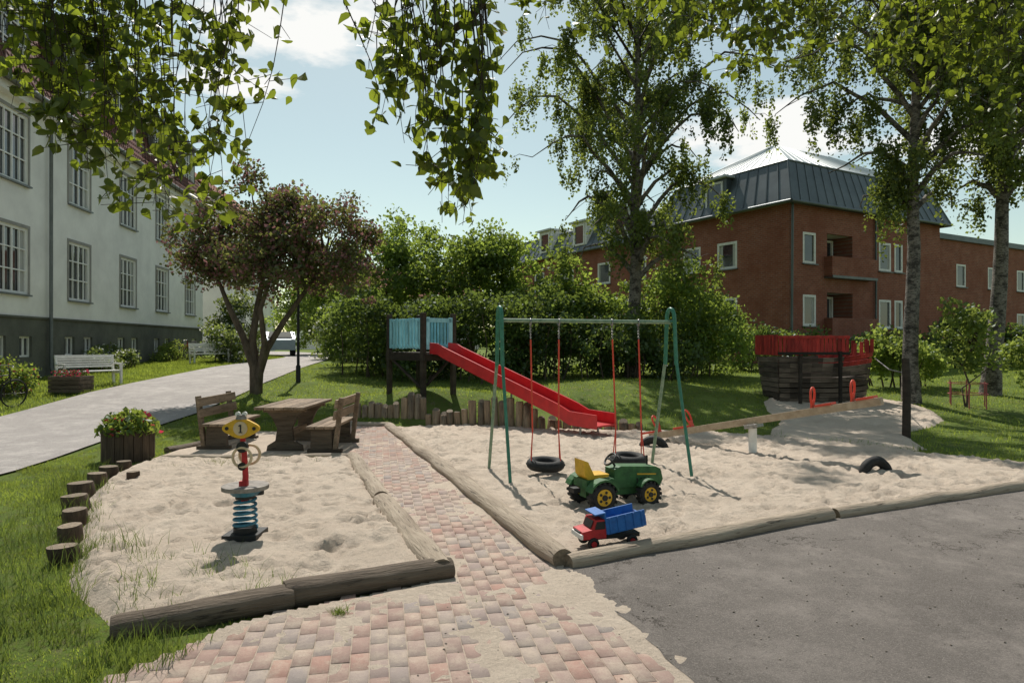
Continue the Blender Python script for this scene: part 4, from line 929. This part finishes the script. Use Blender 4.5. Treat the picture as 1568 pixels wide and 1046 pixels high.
# ------------------------------------------------------------------ picnic table and benches
mb=MB(); X,Y=-3.72,11.75
for k in range(5): mb.box((X-.32+k*.16,Y,.745+random.uniform(-.003,.003)),(.15,1.75,.045),M_wood)
for sy in (-.55,.55):
    mb.box((X,Y+sy,.70),(.7,.09,.07),M_wood)
    pr=[(-.30,.0),(.30,.0),(.28,.1),(.15,.18),(.12,.38),(.2,.55),(.3,.66),(-.3,.66),(-.2,.55),(-.12,.38),(-.15,.18),(-.28,.1)]
    mb.prism([(X+a_,Y+sy-.04,.02+z) for a_,z in pr],(0,.08,0),M_logd)
mb.box((X,Y,.3),(.08,1.1,.1),M_wood); mb.build('picnic_table',bevel=.006)
def bench(name,X,Y,sg):
    mb=MB()
    for k in range(3): mb.box((X+(-.15+k*.15),Y,.45),(.14,1.5,.045),M_wood)
    for sy in(-.6,.6):
        mb.box((X,Y+sy,.21),(.36,.09,.42),M_logd,None,.9); mb.box((X+sg*.26,Y+sy,.46),(.07,.09,.92),M_wood,Matrix.Rotation(sg*.12,3,'Y'))
        mb.box((X+sg*.05,Y+sy,.06),(.55,.10,.08),M_logd)
    for z in (.64,.82): mb.box((X+sg*(.235+(z-.64)*.12),Y,z),(.035,1.5,.14),M_wood,Matrix.Rotation(sg*.12,3,'Y'))
    mb.build(name,bevel=.006)
bench('wooden_bench',-4.88,11.9,-1); bench('wooden_bench',-3.05,11.55,1)
def barrel(name,X,Y,r,h,seed,fm):
    z=h1(X,Y); e=empty(name); mb=MB(); n=18
    for k in range(n):
        a_=2*math.pi*k/n; R=Matrix.Rotation(a_,3,'Z'); mb.box((X+r*.95*math.cos(a_),Y+r*.95*math.sin(a_),z+h/2),(.04,2*math.pi*r/n*.93,h),M_stump,R,1.0)
    mb.torus((X,Y,z+h*.25),r*.97,.012,(0,0,1),M_blk,30,6); mb.torus((X,Y,z+h*.8),r*.97,.012,(0,0,1),M_blk,30,6); mb.cyl((X,Y,z+h-.06),r*.9,.04,M_dark,20)
    mb.build('tub',e,bevel=.004)
    q=np.random.default_rng(seed); m=800; d=q.normal(size=(m,3)); d/=np.linalg.norm(d,axis=1)[:,None]; d[:,2]=np.abs(d[:,2])
    P_=np.array([X,Y,z+h-.05])+d*(q.uniform(.3,1.2,m)**.5)[:,None]*np.array([r*1.15,r*1.15,.34])
    leaves('plants',P_,.09,fm,e)
barrel('barrel_planter',-5.9,10.5,.36,.46,3,L_flow)
L_pink=leafmat('pink_flowers',(.05,.09,.03),(.07,.1,.03),(.2,.25,.05),.35,flower=(.6,.06,.12),ff=.4)
X,Y=-11.75,18.2; z=h1(X,Y); e=empty('wooden_planter'); mb=MB()
for k in range(4): 
    for sg in(-1,1): mb.box((X,Y+sg*.3,z+.06+k*.11),(.82,.04,.10),M_logd); mb.box((X+sg*.4,Y,z+.06+k*.11),(.04,.56,.10),M_logd)
mb.box((X,Y,z+.36),(.74,.54,.04),M_dark); mb.build('box',e,bevel=.004)
q=rng.uniform(-1,1,(420,3)); leaves('flowers',np.array([X,Y,z+.48])+q*np.array([.36,.26,.12]),.07,L_pink,e)
def garden_bench(name,X,Y,rot,L_=1.6):
    z=h1(X,Y); mb=MB(); mb.M=Matrix.Translation((X,Y,z+.02))@Matrix.Rotation(rot,4,'Z')
    for k in range(4): mb.box((0,-.18+k*.115,.43),(L_,.09,.03),M_white)
    for sx in (-1,1):
        x=sx*(L_/2-.04); mb.box((x,-.22,.31),(.06,.06,.62),M_white); mb.box((x,.22,.44),(.06,.06,.88),M_white,Matrix.Rotation(-.12,3,'X')); mb.box((x,0,.63),(.07,.5,.04),M_white); mb.box((x,0,.38),(.05,.42,.07),M_white)
    mb.box((0,.27,.84),(L_,.04,.09),M_white,Matrix.Rotation(-.12,3,'X')); mb.box((0,.235,.56),(L_,.035,.06),M_white,Matrix.Rotation(-.12,3,'X'))
    for k in range(3): mb.box((0,.245+k*.008,.63+k*.065),(L_-.1,.025,.045),M_white,Matrix.Rotation(-.12,3,'X'))
    mb.build(name,bevel=.004)
garden_bench('white_garden_bench',-12.0,19.4,math.radians(58)); garden_bench('white_garden_bench',-13.3,30,math.radians(50))
def bicycle(X,Y,rot,fm):
    z=h1(X,Y); mb=MB(); mb.M=Matrix.Translation((X,Y,z+.03))@Matrix.Rotation(rot,4,'Z')@Matrix.Rotation(.08,4,'X')
    for x in(-.52,.52):
        mb.torus((x,0,.34),.32,.018,(0,1,0),M_rub,32,8); mb.cyl((x,0,.34),.03,.08,M_steel,10,axis=(0,1,0))
        for k in range(10):
            a_=k*math.pi/5; mb.tube([(x,0,.34),(x+.31*math.cos(a_),0,.34+.31*math.sin(a_))],.002,M_steel,3,False)
    for p in ([(-.52,0,.34),(-.1,0,.3),(-.2,0,.82)],[(-.1,0,.3),(.38,0,.72),(.4,0,.86)],[(-.52,0,.34),(-.18,0,.74),(.38,0,.78)],[(.52,0,.34),(.42,0,.6),(.36,0,.95)]): mb.tube(p,.015,fm,8)
    mb.tube([(.25,-.26,.98),(.36,-.12,1.0),(.36,.12,1.0),(.25,.26,.98)],.012,M_steel,8); mb.box((-.22,0,.88),(.24,.14,.05),M_blk); mb.torus((-.52,0,.34),.36,.01,(0,1,0),fm,20,4,-1.2,1.2); mb.torus((-.1,0,.3),.08,.008,(0,1,0),M_steel,16,5)
    mb.build('bicycle')
bicycle(-11.9,15.6,math.radians(75),M_blk); bicycle(-15.6,34,math.radians(20),M_blk); bicycle(-15.2,35.2,math.radians(28),M_tb); bicycle(-16.0,32.8,math.radians(15),M_tr)
mb=MB(); X,Y=-6.45,20.6; z=h1(X,Y); mb.tube([(X,Y,z-.1),(X,Y,z+.5),(X,Y,z+.52),(X,Y,z+3.3)],[.07,.07,.045,.035],M_blk,12); mb.cyl((X,Y,z+3.42),.10,.24,M_white,14,r2=.16); mb.cyl((X,Y,z+3.58),.2,.05,M_blk,16,r2=.05); mb.build('lamp_post')
M_car=pmat('car_silver',(.30,.33,.36),(.26,.29,.32),rough=.25,bmp=0,metal=.5,spec=.6)
mb=MB(); z=h1(-14.2,42); mb.M=Matrix.Translation((-14.3,42,z+.03))@Matrix.Rotation(math.radians(-70),4,'Z')
side=[(-2.05,.35),(-2.1,.7),(-1.95,.95),(-1.3,1.02),(-.7,1.42),(.9,1.45),(1.7,1.05),(2.05,.95),(2.1,.35)]
mb.prism([(x,-.84,zz) for x,zz in side],(0,1.68,0),M_car)
for sg in(-1,1):
    mb.prism([(-1.12,sg*.845,1.04),(-.62,sg*.845,1.36),(.1,sg*.845,1.38),(.1,sg*.845,1.04)],(0,sg*.006,0),M_glass); mb.prism([(.18,sg*.845,1.04),(.18,sg*.845,1.38),(.85,sg*.845,1.38),(1.45,sg*.845,1.06)],(0,sg*.006,0),M_glass)
    for x in(-1.3,1.3): mb.cyl((x,sg*.76,.33),.33,.22,M_rub,22,axis=(0,1,0)); mb.cyl((x,sg*.88,.33),.2,.02,M_steel,16,axis=(0,1,0))
    mb.box((-2.06,sg*.6,.75),(.08,.35,.14),M_white)
mb.prism([(-1.27,-.7,1.06),(-1.27,.7,1.06),(-.74,.62,1.39),(-.74,-.62,1.39)],(-.02,0,.02),M_glass); mb.prism([(1.66,-.7,1.09),(1.66,.7,1.09),(.96,.62,1.43),(.96,-.62,1.43)],(.02,0,.02),M_glass)
mb.box((-2.09,0,.5),(.06,1.2,.16),M_blk); mb.build('parked_car',bevel=.03)
# ------------------------------------------------------------------ toy tractor
mb=MB(); mb.M=Matrix.Translation((.85,7.28,.05))@Matrix.Rotation(math.radians(22),4,'Z')
def wheel(x,y,r,w,hub):
    mb.torus((x,y,r),r*.72,r*.28,(0,1,0),M_rub,26,10,sq=w/(r*.56)); s=1 if y>0 else -1
    for k in range(16):
        a_=k*math.pi/8; mb.box((x+r*.96*math.cos(a_),y,r+r*.96*math.sin(a_)),(.018,w*.95,.03),M_rub,Matrix.Rotation(-a_+.0,3,'Y'))
    mb.cyl((x,y+s*w*.12,r),r*.56,w*.6,hub,22,axis=(0,1,0)); mb.cyl((x,y+s*(w*.44),r),r*.2,.02,M_blk,12,axis=(0,1,0))
    for k in range(5):
        a_=k*2*math.pi/5; mb.cyl((x+r*.36*math.cos(a_),y+s*w*.425,r+r*.36*math.sin(a_)),r*.10,.008,M_blk,8,axis=(0,1,0))
for sg in(-1,1): wheel(0,sg*.23,.155,.12,M_yel); wheel(.58,sg*.20,.135,.10,M_yel)
mb.box((.28,0,.17),(.78,.14,.10),M_tg)
hood=[(.22,.20),(.80,.20),(.83,.26),(.80,.37),(.74,.40),(.30,.43),(.22,.40)]
mb.prism([(x,-.10,z) for x,z in hood],(0,.20,0),M_tg); mb.box((.80,0,.28),(.05,.16,.12),M_blk)
for sg in(-1,1): mb.prism([(.50,sg*.10,.325),(.74,sg*.10,.312),(.74,sg*.10,.325),(.50,sg*.10,.342)],(0,sg*.003,0),M_yel)
for sg in(-1,1):
    for k in range(4): mb.box((.50+k*.05,sg*.101,.26),(.012,.008,.07),M_blk)
for sg in(-1,1):
    fp=[]
    for k in range(9):
        a_=math.radians(20+k*17.5); fp.append((.0+.185*math.cos(a_),.155+.185*math.sin(a_)))
    poly=[(x,sg*.17,z) for x,z in fp]+[(x*.88,sg*.17,.155+(z-.155)*.88) for x,z in reversed(fp)]
    mb.prism(poly,(0,sg*.12,0),M_tg)
    fp2=[(x+.58,z) for x,z in [(.15*math.cos(math.radians(35+k*14)),.135+.165*math.sin(math.radians(35+k*14))) for k in range(9)]]
    mb.prism([(x,sg*.15,z) for x,z in fp2]+[(.58+(x-.58)*.9,sg*.15,.135+(z-.135)*.92) for x,z in reversed(fp2)],(0,sg*.10,0),M_tg)
mb.box((.03,0,.27),(.34,.30,.09),M_tg)
mb.prism([(-.10,-.11,.31),(.14,-.11,.33),(.15,-.11,.36),(-.03,-.11,.36),(-.10,-.11,.50),(-.15,-.11,.52),(-.14,-.11,.36)],(0,.22,0),M_yel)
mb.tube([(.30,0,.40),(.23,0,.49)],.012,M_blk,8); mb.torus((.225,0,.495),.075,.012,(-.75,0,.66),M_blk,24,8); mb.box((.225,0,.495),(.02,.14,.015),M_blk,Matrix.Rotation(-.85,3,'Y'))
mb.cyl((.72,.05,.45),.012,.1,M_blk,8); mb.box((-.2,0,.2),(.08,.1,.05),M_blk)
mb.build('toy_tractor',bevel=.008)
mb=MB(); mb.M=Matrix.Translation((.84,5.93,.048))@Matrix.Rotation(math.radians(197),4,'Z')
for x in(-.17,.19):
    for sg in(-1,1):
        mb.torus((x,sg*.105,.052),.037,.016,(0,1,0),M_rub,18,8,sq=1.3); mb.cyl((x,sg*.112,.052),.024,.03,M_tr,12,axis=(0,1,0))
mb.box((0,0,.085),(.54,.11,.035),M_blk)
mb.prism([(.07,-.105,.09),(.29,-.105,.09),(.29,-.105,.155),(.20,-.105,.17),(.17,-.105,.25),(.07,-.105,.25)],(0,.21,0),M_tr)
for sg in(-1,1): mb.prism([(.085,sg*.106,.17),(.18,sg*.106,.17),(.16,sg*.106,.235),(.085,sg*.106,.235)],(0,sg*.004,0),M_blk)
mb.prism([(.205,-.08,.175),(.205,.08,.175),(.178,.08,.238),(.178,-.08,.238)],(.004,0,.002),M_blk)
mb.box((.295,0,.115),(.02,.22,.04),M_white); mb.box((.293,0,.14),(.015,.12,.022),M_blk)
R=Matrix.Rotation(.14,3,'Y')
def bb(c,s,t=1.0): mb.box(Vector((-.11,0,.19))+R@Vector(c),s,M_tb,R,t)
bb((0,0,-.04),(.34,.21,.02)); bb((0,.115,.03),(.37,.014,.14)); bb((0,-.115,.03),(.37,.014,.14)); bb((.18,0,.05),(.014,.23,.18)); bb((.22,0,.14),(.10,.22,.012)); bb((-.19,0,.0),(.012,.215,.09))
for k in range(5):
    for sg in(-1,1): bb((-.15+k*.075,sg*.126,.03),(.014,.01,.13))
mb.build('toy_dump_truck',bevel=.004)
# litter
mb=MB(); M_peb=pmat('pebble',(.34,.29,.24),(.14,.11,.09),scale=20,island=.4); random.seed(77)
for i in range(1100):
    x=random.uniform(-.5,9);y=random.uniform(3.4,10); r=random.uniform(.003,.008)
    if pip(np.array([x]),np.array([y]),PIT_R)[0] or pip(np.array([x]),np.array([y]),PIT_L)[0]: continue
    z=.043 if pip(np.array([x]),np.array([y]),ASPH)[0] else .036
    mb.box((x,y,z),(r*2,r*1.5,r*1.2),M_peb,Matrix.Rotation(random.uniform(0,3),3,'Z'),.6)
mb.build('ground_litter')
# ------------------------------------------------------------------ world, sun, camera
Sd=Vector((-.15,.77,.98)).normalized(); el=math.asin(Sd.z); az=math.atan2(Sd.x,Sd.y)
w=bpy.data.worlds.new("World"); scene.world=w; w.use_nodes=True; nt=w.node_tree; bg=nt.nodes['Background']
sky=nt.nodes.new('ShaderNodeTexSky'); sky.sky_type='NISHITA'; sky.sun_disc=False; sky.sun_elevation=el; sky.sun_rotation=az; sky.air_density=1.0; sky.dust_density=.6; sky.ozone_density=1.0
tc=nt.nodes.new('ShaderNodeTexCoord'); nzn=nt.nodes.new('ShaderNodeTexNoise'); nzn.inputs['Scale'].default_value=9; nzn.inputs['Detail'].default_value=9; nzn.inputs['Roughness'].default_value=.6
mp=nt.nodes.new('ShaderNodeMapping'); mp.inputs['Scale'].default_value=(1,1,2.6); nt.links.new(tc.outputs['Generated'],mp.inputs[0]); nt.links.new(mp.outputs[0],nzn.inputs['Vector'])
acc=None
for c,sc in (((-.275,.872,.405),(6.5,6.5,20)),((.348,.895,.278),(7.5,7.5,21)),((-.346,.874,.335),(12,12,52)),((.62,.75,.24),(5,5,18)),((-.7,.6,.35),(5,5,16))):
    s=nt.nodes.new('ShaderNodeVectorMath'); s.operation='SUBTRACT'; s.inputs[1].default_value=c; nt.links.new(tc.outputs['Generated'],s.inputs[0])
    m=nt.nodes.new('ShaderNodeVectorMath'); m.operation='MULTIPLY'; m.inputs[1].default_value=sc; nt.links.new(s.outputs[0],m.inputs[0])
    l=nt.nodes.new('ShaderNodeVectorMath'); l.operation='LENGTH'; nt.links.new(m.outputs[0],l.inputs[0])
    r=ramp(nt,l.outputs['Value'],1.35,.0)
    if acc is None: acc=r
    else:
        a=nt.nodes.new('ShaderNodeMath'); a.operation='MAXIMUM'; nt.links.new(acc,a.inputs[0]); nt.links.new(r,a.inputs[1]); acc=a.outputs[0]
ad=nt.nodes.new('ShaderNodeMath'); ad.operation='MULTIPLY_ADD'; ad.inputs[1].default_value=.55; nt.links.new(acc,ad.inputs[0]); nt.links.new(nzn.outputs['Fac'],ad.inputs[2])
cl=ramp(nt,ad.outputs[0],.66,.86)
tint=mixc(nt,1.0,sky.outputs[0],(1.04,1.03,.80),'MULTIPLY')
tint=mixc(nt,.24,tint,(4.1,4.5,4.2))
nt.links.new(mixc(nt,cl,tint,(7.2,7.2,7.0)),bg.inputs[0]); bg.inputs[1].default_value=.135
sl=bpy.data.lights.new('sun','SUN'); sl.energy=5.0; sl.angle=math.radians(.5); sl.color=(1,.95,.87); so=bpy.data.objects.new('sun',sl); COL.objects.link(so)
so.rotation_mode='QUATERNION'; so.rotation_quaternion=Sd.to_track_quat('Z','Y'); so.location=Sd*40
cam=bpy.data.cameras.new('camera'); cam.lens=24; cam.sensor_width=36; cam.clip_end=3000; co=bpy.data.objects.new('camera',cam); COL.objects.link(co)
co.location=(0,0,1.8); co.rotation_euler=(math.radians(90.1),0,0); scene.camera=co
scene.view_settings.view_transform='Standard'; scene.view_settings.look='None'; scene.view_settings.exposure=0
